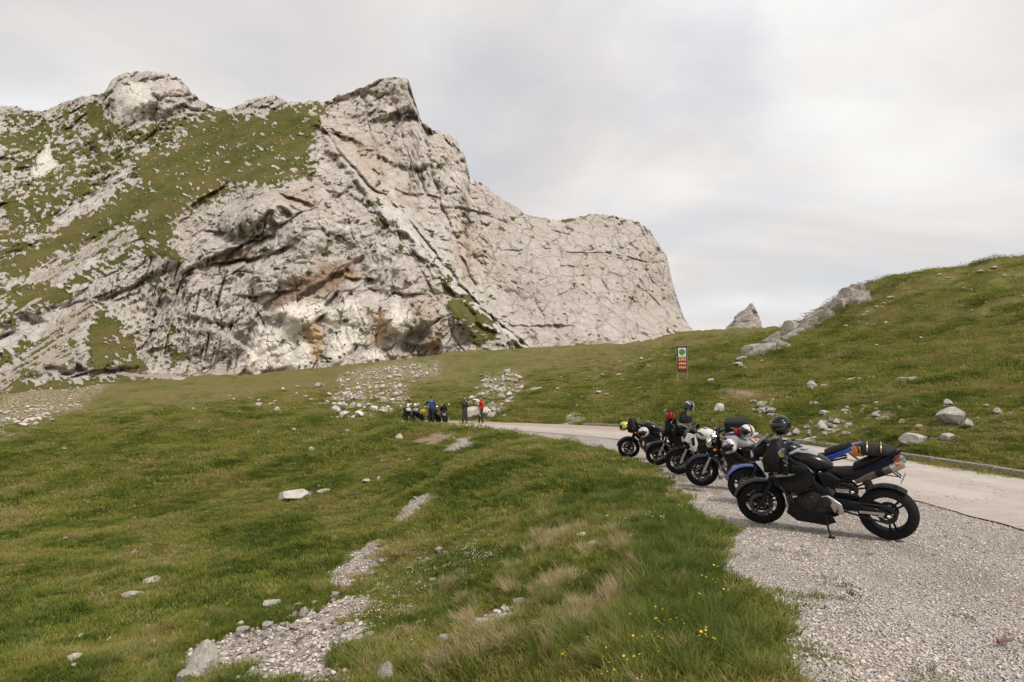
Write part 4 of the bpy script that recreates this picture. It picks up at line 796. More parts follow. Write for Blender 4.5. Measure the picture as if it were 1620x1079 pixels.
# ------------------------------------------------------------------ mesh builder for made things
class MB:
    def __init__(s): s.v = []; s.f = []; s.sides = None
    def add(s, V, Fc, M=None):
        b = len(s.v); s.v += [tuple((M @ Vector(q)) if M else q) for q in V]; s.f += [tuple(i + b for i in q) for q in Fc]; return s
    def box(s, c, d, M=None, bev=0.0):
        x, y, z = [q / 2 for q in d]; k = 1 - bev
        V = []
        for sx in (-1, 1):
            for sy in (-1, 1):
                for sz in (-1, 1): V.append((c[0] + sx * x, c[1] + sy * y, c[2] + sz * z))
        return s.add(V, [(0, 1, 3, 2), (4, 6, 7, 5), (0, 4, 5, 1), (2, 3, 7, 6), (0, 2, 6, 4), (1, 5, 7, 3)], M)
    def rings(s, R_, caps=True, wrap=True):
        n = len(R_[0]); V = [tuple(q) for r in R_ for q in r]; Fc = []
        for i in range(len(R_) - 1):
            for k in range(n if wrap else n - 1): Fc.append((i * n + k, i * n + (k + 1) % n, (i + 1) * n + (k + 1) % n, (i + 1) * n + k))
        if caps: Fc.append(tuple(range(n))[::-1]); Fc.append(tuple((len(R_) - 1) * n + k for k in range(n)))
        return s.add(V, Fc)
    def tube(s, pts, rad, seg=8, caps=True):
        P = [Vector(q) for q in pts]; rad = rad if isinstance(rad, (list, tuple)) else [rad] * len(P); R_ = []; up = None
        for i, q in enumerate(P):
            d = (P[min(i + 1, len(P) - 1)] - P[max(i - 1, 0)]).normalized()
            if up is None: up = Vector((0, 0, 1)) if abs(d.z) < 0.9 else Vector((1, 0, 0))
            a = d.cross(up).normalized(); b = a.cross(d).normalized(); up = b
            R_.append([q + (a * math.cos(t_) + b * math.sin(t_)) * rad[i] for t_ in [2 * math.pi * k / seg for k in range(seg)]])
        return s.rings(R_, caps)
    def loft(s, secs, seg=16, M=None):               # sections along x: (x, z centre, half width, half height, squareness)
        R_ = []
        for q in secs:
            x, zc, hw, hh = q[:4]; e = 2 / (q[4] if len(q) > 4 else 2.4); yc = q[5] if len(q) > 5 else 0; r = []
            for k in range(seg):
                a = 2 * math.pi * k / seg; c_, s_ = math.cos(a), math.sin(a)
                p = Vector((x, yc + hw * math.copysign(abs(c_) ** e, c_), zc + hh * math.copysign(abs(s_) ** e, s_))); r.append(M @ p if M else p)
            R_.append(r)
        return s.rings(R_)
    def lathe(s, prof, cx, cz, seg=40, a0=0, a1=2 * math.pi, yc=0, closed=True):   # profile (radius, y) about the y axis; the profile is a closed loop
        full = abs(a1 - a0) > 6.2; n = seg if full else seg + 1; R_ = []
        for k in range(n):
            a = a0 + (a1 - a0) * k / seg; R_.append([Vector((cx + r * math.cos(a), yc + y, cz + r * math.sin(a))) for r, y in prof])
        if full: R_.append(R_[0])
        return s.rings(R_, caps=(not full and closed), wrap=closed)
    def panel(s, outl, y0, bulge, th=0.018, k=0.78, mirror=True, tilt=0.0):          # a moulded side panel from its outline (x, z)
        cx = sum(q[0] for q in outl) / len(outl); cz = sum(q[1] for q in outl) / len(outl); n = len(outl)
        zmid = cz
        if mirror: s.sides = [MB(), MB()]
        for sg in ((1, -1) if mirror else (1,)):
            def rg(f, y): return [(cx + (x - cx) * f, sg * (y + tilt * (z - zmid)), cz + (z - cz) * f) for x, z in outl]
            R_ = [rg(1, y0 - th), rg(1, y0), rg(0.93, y0 + bulge * 0.6), rg(k, y0 + bulge * 0.92), rg(k * 0.5, y0 + bulge)]
            (s.sides[0 if sg > 0 else 1] if mirror else s).rings(R_)
        return s
    def xf(s, M):
        if s.sides: [q.xf(M) for q in s.sides]
        s.v = [tuple(M @ Vector(q)) for q in s.v]; return s
    def build(s, name, m, parent=None, sharp=35, loc=None):
        if s.sides: return [q.build(name, m, parent, sharp, loc) for q in s.sides][0]
        me = bpy.data.meshes.new(name); me.from_pydata(s.v, [], s.f); bm = bmesh.new(); bm.from_mesh(me); bmesh.ops.recalc_face_normals(bm, faces=bm.faces); bm.to_mesh(me); bm.free()
        me.polygons.foreach_set('use_smooth', np.ones(len(me.polygons), bool)); me.set_sharp_from_angle(angle=R(sharp)); me.materials.append(m)
        o = bpy.data.objects.new(name, me); C.objects.link(o)
        if parent: o.parent = parent
        if loc is not None: o.location = loc
        return o
m_tyre = mat('tyre rubber', (0.011, 0.0105, 0.0105), 0.9, spec=0.22, var=0.3, scale=25, bump=0.25)
m_blk = mat('black paint', (0.006, 0.006, 0.007), 0.3, coat=0.25, spec=0.22, var=0.2)
m_blkp = mat('black plastic', (0.009, 0.009, 0.0095), 0.65, spec=0.22, var=0.25)
m_dark = mat('dark engine metal', (0.04, 0.039, 0.038), 0.5, metal=0.6, spec=0.22, var=0.4, scale=20)
m_sil = mat('brushed alloy', (0.50, 0.49, 0.47), 0.35, metal=0.9, var=0.15)
m_chr = mat('chrome', (0.70, 0.69, 0.68), 0.12, metal=1.0, var=0.05)
m_blu = mat('dark blue paint', (0.008, 0.016, 0.11), 0.25, coat=0.6, var=0.15)
m_blb = mat('bright blue paint', (0.015, 0.05, 0.30), 0.25, coat=0.6, var=0.12)
m_nvy = mat('navy paint', (0.0045, 0.006, 0.020), 0.35, coat=0.2, spec=0.22, var=0.2)
m_wht = mat('white paint', (0.62, 0.61, 0.58), 0.35, coat=0.4, var=0.08)
m_gry = mat('silver paint', (0.33, 0.33, 0.34), 0.3, metal=0.4, coat=0.5, var=0.1)
m_red = mat('red lens', (0.28, 0.01, 0.01), 0.3, coat=0.5)
m_amb = mat('amber lens', (0.55, 0.17, 0.02), 0.3, coat=0.4)
m_seat = mat('seat vinyl', (0.010, 0.0098, 0.0098), 0.7, spec=0.22, var=0.25, scale=22, bump=0.3)
m_cop = mat('heat-tinted steel', (0.40, 0.27, 0.19), 0.32, metal=0.9, var=0.3)
m_titan = mat('titanium', (0.17, 0.135, 0.115), 0.38, metal=0.85, var=0.4)
m_plate = mat('number plate white', (0.72, 0.72, 0.70), 0.5, var=0.06)
m_ink = mat('plate lettering', (0.03, 0.03, 0.04), 0.6)
m_mir = mat('mirror glass', (0.88, 0.88, 0.88), 0.03, metal=1.0, var=0.01)
m_glass = mat('tinted screen', (0.008, 0.008, 0.009), 0.12, coat=0.3, var=0.1)
m_lens = mat('headlight lens', (0.55, 0.56, 0.58), 0.08, coat=1.0, var=0.05)
m_disc = mat('disc steel', (0.11, 0.105, 0.10), 0.45, metal=0.8)
m_gold = mat('gold anodised', (0.40, 0.26, 0.08), 0.35, metal=0.8)

def wheel(root, name, ax, rad, wid, M, m_rim, discs=2, spokes=5, sprocket=False):
    w = MB(); ri = rad - 0.085 if wid < 0.15 else rad - 0.095
    w.lathe([(ri + .004, -wid * .36), (ri + .004, wid * .36), (ri - .016, wid * .36), (ri - .022, wid * .12), (ri - .022, -wid * .12), (ri - .016, -wid * .36)], ax[0], ax[2], 44)
    w.lathe([(.045, -.07), (.045, .07), (.012, .07), (.012, -.07)], ax[0], ax[2], 18)
    for k in range(spokes):
        for off in (-0.11, 0.11):
            a = 2 * math.pi * k / spokes + 0.3; a2 = a + off * 1.4
            p0 = Vector((ax[0] + .035 * math.cos(a + off * 3), 0, ax[2] + .035 * math.sin(a + off * 3))); p1 = Vector((ax[0] + (ri - .012) * math.cos(a2), 0, ax[2] + (ri - .012) * math.sin(a2)))
            w.tube([p0, p0.lerp(p1, .5), p1], [.016, .012, .014], 6)
    wo = w.xf(M).build(name, m_rim, root)
    ty = MB(); h = rad - ri; prof = []
    for k in range(15):
        a = math.pi * k / 14; prof.append((ri + h * (math.sin(a) ** 0.75), -wid * .5 * math.cos(a) * (1.0 if wid < .15 else 1.0)))
    prof += [(ri - .004, wid * .38), (ri - .004, -wid * .38)]
    ty.lathe(prof, ax[0], ax[2], 52).xf(M).build('tyre', m_tyre, wo, 50)
    for sg in ((1, -1) if discs == 2 else (-1,)):
        d = MB(); rd = 0.15 if discs == 2 else 0.11; y = sg * (0.062 if wid < .15 else .075)
        d.lathe([(rd, y - .003), (rd, y + .003), (rd - .04, y + .003), (rd - .04, y - .003)], ax[0], ax[2], 36)
        for k in range(6): a = k * math.pi / 3; d.tube([(ax[0] + .04 * math.cos(a), y, ax[2] + .04 * math.sin(a)), (ax[0] + (rd - .03) * math.cos(a + .2), y, ax[2] + (rd - .03) * math.sin(a + .2))], .006, 5)
        d.xf(M).build('brake_disc', m_disc, wo)
    if sprocket:
        d = MB(); d.lathe([(.105, .085), (.105, .093), (.06, .093), (.06, .085)], ax[0], ax[2], 30); d.build('sprocket', m_dark, wo)
    return wo

def motorcycle(loc, heading, label, S, steer=18, lean=10, group='motorcycles parked beside the road'):
    root = empty('motorcycle', loc, 0); root.rotation_euler = (Matrix.Rotation(heading, 3, 'Z') @ Matrix.Rotation(-R(lean), 3, 'X')).to_euler()
    tag(root, label, 'motorcycle', group)
    g = S.get; body, tankm, fm, rim = g('body', m_blk), g('tank', m_blk), g('frame', m_blkp), g('rim', m_blkp)
    fa, ra = Vector((.74, 0, .30)), Vector((-.70, 0, .315)); head = Vector((.44, 0, .92)); fd = (fa - Vector((0.455, 0, .90))).normalized()
    ST = Matrix.Translation(head) @ Matrix.Rotation(R(steer), 4, -fd) @ Matrix.Translation(-head); I = Matrix.Identity(4)
    # wheels
    wheel(root, 'front_wheel', fa, .30, .12, ST, rim); wheel(root, 'rear_wheel', ra, .317, g('rearw', .18), I, rim, 1, g('rspokes', 5), True)
    # fork, fender, calipers
    for sg in (1, -1):
        b = MB(); u = Vector((0.43, sg * .1, .97)); a = Vector((fa.x + .0, sg * .1, fa.z)); mid = u.lerp(a, .52)
        fk = b.tube([u, mid], .027, 10).xf(ST).build('fork_leg', g('fork_up', m_blkp), root)
        MB().tube([mid, u.lerp(a, .6), a], [.025, .021, .026], 10).xf(ST).build('slider', g('fork_low', m_sil), fk)
        MB().box((fa.x - .115, sg * .085, fa.z + .035), (.05, .045, .10)).xf(ST).build('brake_caliper', m_dark, fk)
    MB().lathe([(.318, -.07), (.345, 0), (.318, .07), (.312, .066), (.336, 0), (.312, -.066)], fa.x, fa.z, 16, R(15), R(150)).xf(ST).build('front_fender', g('fender', body), root, 60)
    # bars
    hb = MB(); hz = g('bar_z', 1.03); hx = g('bar_x', .40); wd = g('bar_w', .36)
    h_o = hb.tube([(hx - .10, wd, hz - .02), (hx - .05, wd - .12, hz), (hx + .03, .1, hz - .03), (hx + .03, -.1, hz - .03), (hx - .05, -wd + .12, hz), (hx - .10, -wd, hz - .02)], .012, 8).box((.425, 0, .975), (.09, .25, .03)).box((.455, 0, .78), (.08, .24, .035)).xf(ST).build('handlebar', m_blkp, root)
    for sg in (1, -1):
        MB().tube([(hx - .10, sg * wd, hz - .02), (hx - .055, sg * (wd - .11), hz)], .019, 8).xf(ST).build('grip', m_tyre, h_o)
        MB().tube([(hx - .01, sg * (wd - .11), hz), (hx + .03, sg * (wd - .09), hz - .005), (hx - .03, sg * (wd + .02), hz - .015)], .007, 6).xf(ST).build('lever', m_sil, h_o)
        if g('mirror', True):
            mz = g('mir_z', .17); mr = MB(); mc = Vector((hx + .01, sg * (wd + g('mir_y', .02)), hz + mz))
            mr.tube([(hx - .01, sg * (wd - .10), hz), (hx + .03, sg * (wd - .05), hz + mz * .7), mc + Vector((.01, 0, -.01))], .007, 6)
            Q = Matrix.Translation(mc) @ Matrix.Rotation(R(g('mir_yaw', -42)), 4, 'Z') @ Matrix.Rotation(R(14), 4, 'Y')
            mr.loft([(.035, 0, .02, .015, 2), (.03, 0, .07, .045, 2.4), (.0, 0, .088, .056, 2.4)], 14, Q)
            mo = mr.xf(ST).build('mirror', g('mir_m', m_blkp), root); MB().loft([(-.001, 0, .082, .051, 2.4), (-.004, 0, .080, .049, 2.4)], 14, Q).xf(ST).build('mirror_glass', m_mir, mo)
            if g('mir_front'):
                MB().loft([(.037, 0, .058, .034, 2.4), (.041, 0, .05, .028, 2.4)], 14, Q).xf(ST).build('mirror_shell', g('mir_front'), mo)
    for sg in (1, -1): MB().tube([(hx - .02, sg * (wd - .12), hz), (hx + .06, sg * .16, hz + .03), (.50, sg * .12, .84), (.56, sg * .12, .60), (fa.x - .11, sg * .10, fa.z + .09)], .006, 5).xf(ST).build('brake_hose', m_blkp, root)
    MB().tube([(hx - .02, wd - .14, hz), (hx + .07, .10, hz), (.46, .14, .86), (.30, .18, .60), (.16, .19, .46)], .005, 5).build('clutch_cable', m_blkp, root)
    # frame, swingarm
    for sg in (1, -1):
        MB().loft([(.42, .86, .022, .055, 4, sg * .05), (.28, .78, .022, .07, 4, sg * .13), (.08, .66, .022, .065, 4, sg * .155), (-.10, .50, .022, .085, 4, sg * .14), (-.17, .38, .022, .05, 4, sg * .13)], 10).build('frame_spar', fm, root)
        MB().loft([(-.10, .42, .025, .06, 4, sg * .12), (-.30, .41, .022, .055, 4, sg * .125), (-.55, .36, .02, .045, 4, sg * .13), (-.75, .315, .02, .03, 4, sg * .13)], 10).build('swingarm', g('swing', m_blkp), root)
        MB().tube([(-.10, sg * .11, .62), (-.40, sg * .09, .74), (-.68, sg * .06, .82)], .014, 6).build('subframe', m_blkp, root)
        pb = MB().panel([(-.10, .52), (-.02, .50), (-.10, .42), (-.16, .30), (-.26, .30), (-.24, .42)], .165, .012, .015, .8, False) if sg > 0 else MB().box((-.2, -.17, .40), (.16, .02, .14))
        po = pb.build('footrest_bracket', g('peg', m_sil), root); MB().tube([(-.19, sg * .17, .34), (-.19, sg * .27, .34)], .013, 8).build('footrest', m_blkp, po)
        MB().tube([(-.74, sg * .13, .315), (-.70, sg * .155, .315)], .022, 10).build('axle_nut', m_sil, root)
    MB().box((-.55, .145, .345), (.26, .012, .03)).box((-.64, .15, .33), (.05, .01, .05)).build('chain_adjuster', m_sil, root)
    ch = MB(); ch.tube([(-.05, .095, .45), (-.70, .095, .42)], .012, 6).tube([(-.05, .095, .36), (-.70, .095, .215)], .012, 6).build('chain', m_dark, root)
    # engine
    en = MB(); en.loft([(-.14, .40, .13, .10, 5), (-.06, .42, .17, .16, 5), (.12, .40, .175, .17, 5), (.24, .38, .15, .13, 5), (.28, .36, .12, .08, 4)], 16)
    T = Matrix.Translation((.2, 0, .62)) @ Matrix.Rotation(R(22), 4, 'Y')
    for k in range(6): en.box((0, 0, -.12 + k * .038), (.22, .32, .022), T)
    en.box((0, 0, .12), (.24, .35, .07), T); eo = en.build('engine', g('engine', m_dark), root)
    for sg, x_, z_, r_ in ((1, .12, .42, .085), (1, -.07, .44, .065), (-1, .10, .40, .10)):
        cvr = MB(); y = sg * .175; cvr.lathe([(r_, y), (r_ * .93, y + sg * .02), (r_ * .4, y + sg * .03), (.004, y + sg * .03), (.004, y)], x_, z_, 24); cvr.build('engine_cover', g('cover', m_dark), eo)
    MB().box((.40, 0, .62), (.035, .30, .30), Matrix.Translation((.40, 0, .62)) @ Matrix.Rotation(R(14), 4, 'Y') @ Matrix.Translation((-.40, 0, -.62))).build('radiator', m_blkp, root)
    rd = MB()
    for k in range(9): rd.box((.422, 0, .51 + k * .027), (.006, .27, .01), Matrix.Translation((.40, 0, .62)) @ Matrix.Rotation(R(14), 4, 'Y') @ Matrix.Translation((-.40, 0, -.62)))
    tag(rd.build('radiator_fins', m_dark, root), kind='stuff')
    ex = MB()
    for y in (-.11, -.04, .04, .11): ex.tube([(.31, y, .62), (.40, y, .52), (.38, y * .9, .36), (.28, y * .7, .25), (.1, y * .5, .19), (-.1, -.02, .18)], .019, 8)
    ex.build('exhaust_headers', g('header', m_cop), root)
    if g('belly'): MB().panel([(.36, .36), (.40, .24), (.28, .15), (-.05, .13), (-.16, .18), (-.10, .28), (.15, .33)], .14, .03, .02).build('belly_pan', g('belly'), root)
    # tank and seat
    MB().loft([(.37, .88, .05, .05), (.33, .895, .115, .09), (.24, .915, .165, .12), (.10, .91, .168, .125), (.0, .885, .145, .11), (-.08, .86, .10, .085), (-.15, .835, .06, .045)], 20).build('fuel_tank', tankm, root)
    if g('tank_top'): MB().loft([(.33, .945, .08, .047), (.24, .972, .12, .07), (.10, .972, .12, .07), (.0, .945, .09, .055)], 16).build('tank_cover', g('tank_top'), root)
    MB().lathe([(.001, 0), (.045, 0), (.045, .012), (.001, .012)], 0, 0, 20).xf(Matrix.Translation((.16, 0, 1.043)) @ Matrix.Rotation(R(90), 4, 'X')).build('fuel_cap', m_sil, root)
    MB().loft([(-.06, .80, .07, .035), (-.15, .785, .12, .045), (-.28, .785, .15, .05), (-.40, .80, .14, .055), (-.44, .83, .10, .04)], 16).build('seat', m_seat, root)
    tz = g('tail', 0.0)
    MB().loft([(-.38, .855, .11, .045), (-.50, .89 + tz * .3, .12, .05), (-.66, .925 + tz * .7, .10, .045), (-.74, .945 + tz, .06, .03)], 14).build('pillion_seat', m_seat, root)
    tl = MB().loft([(-.22, .72, .10, .045, 3), (-.40, .79, .135, .06, 3), (-.58, .85 + tz * .4, .125, .055, 3), (-.76, .91 + tz * .9, .085, .045, 2.6), (-.88, .955 + tz * 1.25, .03, .02, 2.4)], 16).build('tail_unit', g('tailm', body), root)
    MB().loft([(-.80, .895 + tz, .06, .03), (-.865, .925 + tz, .045, .025)], 12).build('tail_light', m_red, tl)
    # plate
    pl = MB(); pz = .70 + tz * .6; pl.tube([(-.70, .05, .84 + tz * .7), (-.86, .05, pz)], .008, 6).tube([(-.70, -.05, .84 + tz * .7), (-.86, -.05, pz)], .008, 6).tube([(-.60, .08, .80), (-.86, .06, pz + .02)], .006, 6).build('plate_bracket', m_blkp, root)
    Q = Matrix.Translation((-.885, 0, pz)) @ Matrix.Rotation(R(-24), 4, 'Y')
    po = MB().box((0, 0, 0), (.004, .19, .15), Q).build('number_plate', m_plate, root)
    li = MB(); rr = random.Random(int(loc[1] * 7))
    for k in range(5): li.box((-.0035, -.07 + k * .035, -.025), (.001, .022, .05), Q)
    for k in range(2): li.box((-.0035, -.03 + k * .05, .04), (.001, .03, .04), Q)
    tag(li.build('plate_lettering', m_ink, po), kind='stuff')
    for sg in (1, -1):
        MB().tube([(-.80, sg * .07, .86 + tz), (-.84, sg * .15, .86 + tz)], .008, 6).loft([(-.87, .86 + tz, .03, .018, 2, sg * .165), (-.82, .86 + tz, .03, .018, 2, sg * .165)], 8).build('turn_signal', m_amb, root)
        MB().tube([(.5, sg * .1, .80), (.52, sg * .19, .80)], .008, 6).loft([(.50, .80, .03, .018, 2, sg * .205), (.55, .80, .03, .018, 2, sg * .205)], 8).xf(ST).build('turn_signal', m_amb, root)
    MB().lathe([(.335, -.09), (.345, 0), (.335, .09), (.328, .085), (.338, 0), (.328, -.085)], ra.x, ra.z, 14, R(55), R(128)).build('rear_hugger', g('hugger', m_blkp), root, 60)
    MB().tube([(-.04, .13, .30), (-.09, .25, .12), (-.12, .31, .056)], [.014, .012, .012], 8).box((-.13, .325, .058), (.07, .045, .012)).build('side_stand', m_blkp, root)
    # silencer
    st = g('exhaust', 'side')
    if st == 'under':
        for sg in (1, -1):
            so_ = MB().tube([(-.40, sg * .10, .70), (-.55, sg * .11, .78), (-.80, sg * .115, .90)], [.03, .048, .050], 14).build('silencer', m_titan, root)
            MB().tube([(-.62, sg * .1125, .814), (-.70, sg * .1133, .852)], .051, 14).build('silencer_band', m_blkp, so_); MB().tube([(-.78, sg * .115, .891), (-.90, sg * .117, .948)], [.0515, .042], 14).build('silencer_tip', m_sil, so_)
    else:
        so_ = MB().tube([(-.10, -.05, .19), (-.30, -.17, .24), (-.45, -.20, .34), (-.82, -.21, .50 if st == 'side' else .40)], [.025, .035, .055, .058], 14).build('silencer', g('can', m_sil), root)
        MB().tube([(-.815, -.21, .498 if st == 'side' else .40), (-.86, -.211, .517 if st == 'side' else .408)], [.058, .04], 14).build('silencer_tip', m_dark, so_)
    # front end by style
    sty = S['style']
    if sty == 'round':
        hl = MB(); hl.tube([(.50, 0, .86), (.53, 0, .86), (.60, 0, .86), (.62, 0, .86)], [.05, .08, .095, .095], 20).xf(ST); ho = hl.build('headlight', g('hl', m_chr), root)
        MB().tube([(.62, 0, .86), (.63, 0, .86)], [.088, .07], 20).xf(ST).build('lens', m_lens, ho)
        for sg in (1, -1): MB().tube([(.47, sg * .055, .98), (.53, sg * .055, 1.0)], [.045, .042], 14).xf(ST).build('gauge', m_chr, root)
    elif sty in ('king', 'half', 'naked'):
        hl = MB().loft([(.66, .77, .03, .03, 2.4), (.64, .80, .085, .07, 2.6), (.57, .85, .125, .11, 2.6), (.49, .89, .13, .11, 2.6), (.46, .90, .10, .08)], 18).xf(ST); ho = hl.build('headlight_cowl', g('cowl', body), root)
        MB().loft([(.668, .785, .03, .03, 2.4), (.655, .80, .07, .048, 2.6), (.63, .81, .095, .06, 2.6)], 16).xf(ST).build('lens', m_lens, ho)
        MB().panel([(.60, .93), (.50, 1.04), (.44, 1.08), (.45, .97)], .06, .03, .06, .8).xf(ST).build('fly_screen', g('screen', m_glass), root)
    if sty == 'king':
        MB().panel([(.56, .78), (.50, .90), (.36, .955), (.16, .93), (.02, .80), (.06, .62), (.20, .52), (.38, .56), (.50, .66)], .15, .075, .03, .75, tilt=-.06).build('tank_shroud', body, root)
        MB().panel([(.58, .74), (.46, .74), (.40, .60), (.50, .58)], .17, .05, .03, .7).build('air_scoop', m_nvy, root)
        MB().panel([(.52, .745), (.36, .775), (.24, .77), (.30, .745), (.46, .715)], .222, .012, .01, .8).build('silver_stripe', m_gry, root)
        MB().panel([(.30, .93), (.12, .90), (.02, .80), (.12, .80), (.26, .87)], .196, .022, .015, .75, tilt=-.25).build('shroud_top', m_blk, root)
        MB().panel([(.44, .62), (.22, .66), (.10, .60), (.20, .53), (.36, .55)], .215, .012, .01, .8).build('shroud_vent', m_blkp, root)
        MB().panel([(.02, .78), (-.12, .80), (-.26, .72), (-.22, .64), (-.05, .60)], .13, .03, .03).build('side_cover', m_blkp, root)
        MB().panel([(-.30, .78), (-.55, .90), (-.82, 1.02), (-.80, .95), (-.55, .80), (-.35, .70)], .10, .035, .03).build('tail_panel', m_nvy, root)
    if sty == 'half':
        MB().panel([(.60, .80), (.52, .96), (.36, .93), (.30, .72), (.36, .56), (.46, .62), (.50, .74)], .14, .05, .02, .75, tilt=-.08).build('half_fairing', g('fair', m_wht), root)
        MB().panel([(.44, .86), (.38, .88), (.36, .72), (.42, .66)], .185, .02, .01).build('fairing_vent', m_blkp, root)
        MB().panel([(.04, .80), (-.12, .80), (-.24, .72), (-.2, .62), (-.02, .60)], .12, .03, .03).build('side_cover', g('sidec', m_blkp), root)
    if g('lowfair'):
        MB().panel([(.58, .74), (.46, .78), (.30, .70), (.24, .50), (.34, .44), (.44, .56)], .19, .035, .02, .78).build('radiator_shroud', m_blb, root)
        MB().panel([(.58, .735), (.50, .755), (.40, .60), (.36, .46), (.40, .46), (.48, .60)], .232, .012, .01, .85).build('white_chevron', m_wht, root)
    if sty == 'naked':
        MB().panel([(.46, .84), (.30, .86), (.14, .80), (.20, .66), (.38, .62), (.46, .70)], .15, .04, .02, .75).build('tank_shroud', g('shroud', m_blkp), root)
        MB().panel([(.02, .78), (-.12, .80), (-.26, .72), (-.22, .62), (-.05, .60)], .12, .03, .03).build('side_cover', m_blkp, root)
    if sty == 'round':
        MB().panel([(.02, .78), (-.12, .80), (-.26, .72), (-.22, .58), (-.05, .56)], .12, .03, .03).build('side_cover', body, root)
    if sty == 'sport':
        MB().loft([(.80, .66, .02, .02), (.76, .70, .10, .06, 2.6), (.66, .77, .16, .11, 2.6), (.52, .83, .20, .14, 2.6), (.42, .85, .19, .12, 2.6)], 20).build('nose_fairing', body, root)
        MB().loft([(.805, .685, .03, .02), (.775, .715, .10, .045, 2.6), (.72, .745, .13, .06, 2.6)], 16).build('headlight', m_lens, root)
        MB().panel([(.70, .74), (.50, .86), (.30, .80), (.22, .60), (.10, .50), (.12, .30), (.34, .22), (.46, .36), (.52, .56)], .16, .06, .02, .78, tilt=.05).build('side_fairing', g('fair', body), root)
        MB().panel([(.66, .745), (.56, .79), (.42, .60), (.36, .42), (.44, .44), (.52, .60)], .21, .02, .01, .8).build('fairing_stripe', g('stripe', m_wht), root)
        MB().panel([(.36, .36), (.40, .24), (.28, .14), (-.08, .13), (-.16, .2), (-.05, .30), (.15, .33)], .13, .03, .02).build('belly_pan', body, root)
        MB().loft([(.70, .84, .03, .02), (.62, .90, .11, .05, 2.4), (.50, .97, .14, .06, 2.4), (.42, 1.01, .13, .05, 2.4)], 16).build('windscreen', g('screen', m_glass), root)
    if g('topcase'):
        tc_ = MB().loft([(-.24, 1.11, .24, .10, 6), (-.27, 1.11, .28, .13, 6), (-.66, 1.12, .28, .135, 6), (-.70, 1.12, .24, .10, 6)], 24).build('top_case', m_blkp, root)
        MB().loft([(-.25, 1.12, .27, .010, 6), (-.47, 1.12, .292, .010, 6), (-.69, 1.12, .27, .010, 6)], 20).build('case_seam', m_gry, tc_); MB().box((-.5, 0, .965), (.34, .2, .02)).tube([(-.45, .09, .86), (-.5, .09, .96)], .01, 6).tube([(-.45, -.09, .86), (-.5, -.09, .96)], .01, 6).build('rack', m_blkp, root)
    return root
def wpt(root, p):
    return Matrix.Translation(root.location) @ root.rotation_euler.to_matrix().to_4x4() @ Vector(p)

def flat(px, py): return on_flat(px, py, 0.0)
HD = math.atan2(.80, -1.24)
def spot(px, py, heading, dz=0.0):                 # a motorcycle whose front tyre meets the gravel at this pixel
    P = flat(px, py); c_, s_ = math.cos(heading), math.sin(heading); return (P[0] - .74 * c_, P[1] - .74 * s_, dz)
h1 = HD - .06; bk1 = motorcycle(spot(1207, 829, h1), h1, 'nearest black motorcycle with dark blue tail and fat rear tyre', dict(style='king', body=m_blk, tank=m_blk, tank_top=m_gry, tail=.10, tailm=m_nvy, exhaust='under', rearw=.20, rspokes=3, mirror=True, mir_z=.12, bar_z=1.0, belly=m_blkp, fork_low=m_dark, fender=m_nvy, header=m_titan), steer=14)
h2 = HD + .10; bk2 = motorcycle(spot(1184, 795, h2), h2, 'blue and white motorcycle, second from the front, half hidden by the nearest one', dict(style='naked', body=m_blb, tank=m_nvy, tailm=m_blb, tail=.06, bar_w=.32, mirror=False, fender=m_blb, cowl=m_blkp, shroud=m_blb, lowfair=True, fork_low=m_dark), steer=10)
h3 = HD + .12; bk3 = motorcycle(spot(1112, 770, h3), h3, 'black naked motorcycle with silver-blue tank and round headlight, third from the front', dict(style='round', body=m_blk, tank=m_gry, tank_top=m_nvy, rim=m_dark, fork_low=m_sil, mir_z=.10, header=m_sil, cover=m_sil, fender=m_nvy), steer=20)
h4 = HD + .15; bk4 = motorcycle(spot(1076, 751, h4), h4, 'white half-faired motorcycle carrying a black top case', dict(style='half', body=m_wht, fair=m_wht, tank=m_wht, cowl=m_blkp, topcase=True, fork_low=m_sil, mir_z=.20, fender=m_blkp, sidec=m_wht), steer=22)
h5 = HD + .15; bk5 = motorcycle(spot(1042, 737, h5), h5, 'black motorcycle with red bag and a helmet on its tank bag, fifth from the front', dict(style='naked', body=m_blk, tank=m_blk, fork_low=m_sil, mir_m=m_chr, mir_z=.22, cover=m_sil), steer=24)
h6 = HD + .10; bk6 = motorcycle(spot(996, 725, h6), h6, 'black motorcycle farthest along the near row, yellow helmet at its front', dict(style='half', body=m_blk, fair=m_blk, tank=m_blk, fork_low=m_dark, cover=m_sil, mir_z=.16), steer=20)

# ------------------------------------------------------------------ riding gear
def helmet_mat(name, base, stops, scale, seed):
    t = NT(name); p = t.obj(); q = t.n('ShaderNodeVectorMath', (p, (seed, 0, 0)), operation='ADD').outputs[0]
    wv_ = t.n('ShaderNodeTexWave', {'Vector': q, 'Scale': scale, 'Distortion': 4.0, 'Detail': 1.0, 'Detail Scale': 0.8}).outputs[1]
    cr = t.n('ShaderNodeValToRGB', (wv_,)); cr.color_ramp.interpolation = 'CONSTANT'; e = cr.color_ramp.elements
    e[0].position = 0; e[0].color = base + (1,); e[1].position = stops[0][0]; e[1].color = stops[0][1] + (1,)
    for ps, cl in stops[1:]: z = e.new(ps); z.color = cl + (1,)
    return t.done(cr.outputs[0], 0.25, Coat_Weight=0.6)
W_, K_b, Rd = (0.66, 0.65, 0.62), (0.015, 0.015, 0.016), (0.45, 0.025, 0.02)
mh_rw = helmet_mat('red white helmet paint', W_, [(0.35, Rd), (0.52, W_), (0.68, K_b), (0.8, W_), (0.9, (0.10, 0.13, 0.25))], 2.2, 1.3)
mh_rw2 = helmet_mat('white red helmet paint', W_, [(0.5, (0.50, 0.06, 0.02)), (0.68, W_), (0.86, K_b)], 2.4, 7.3)
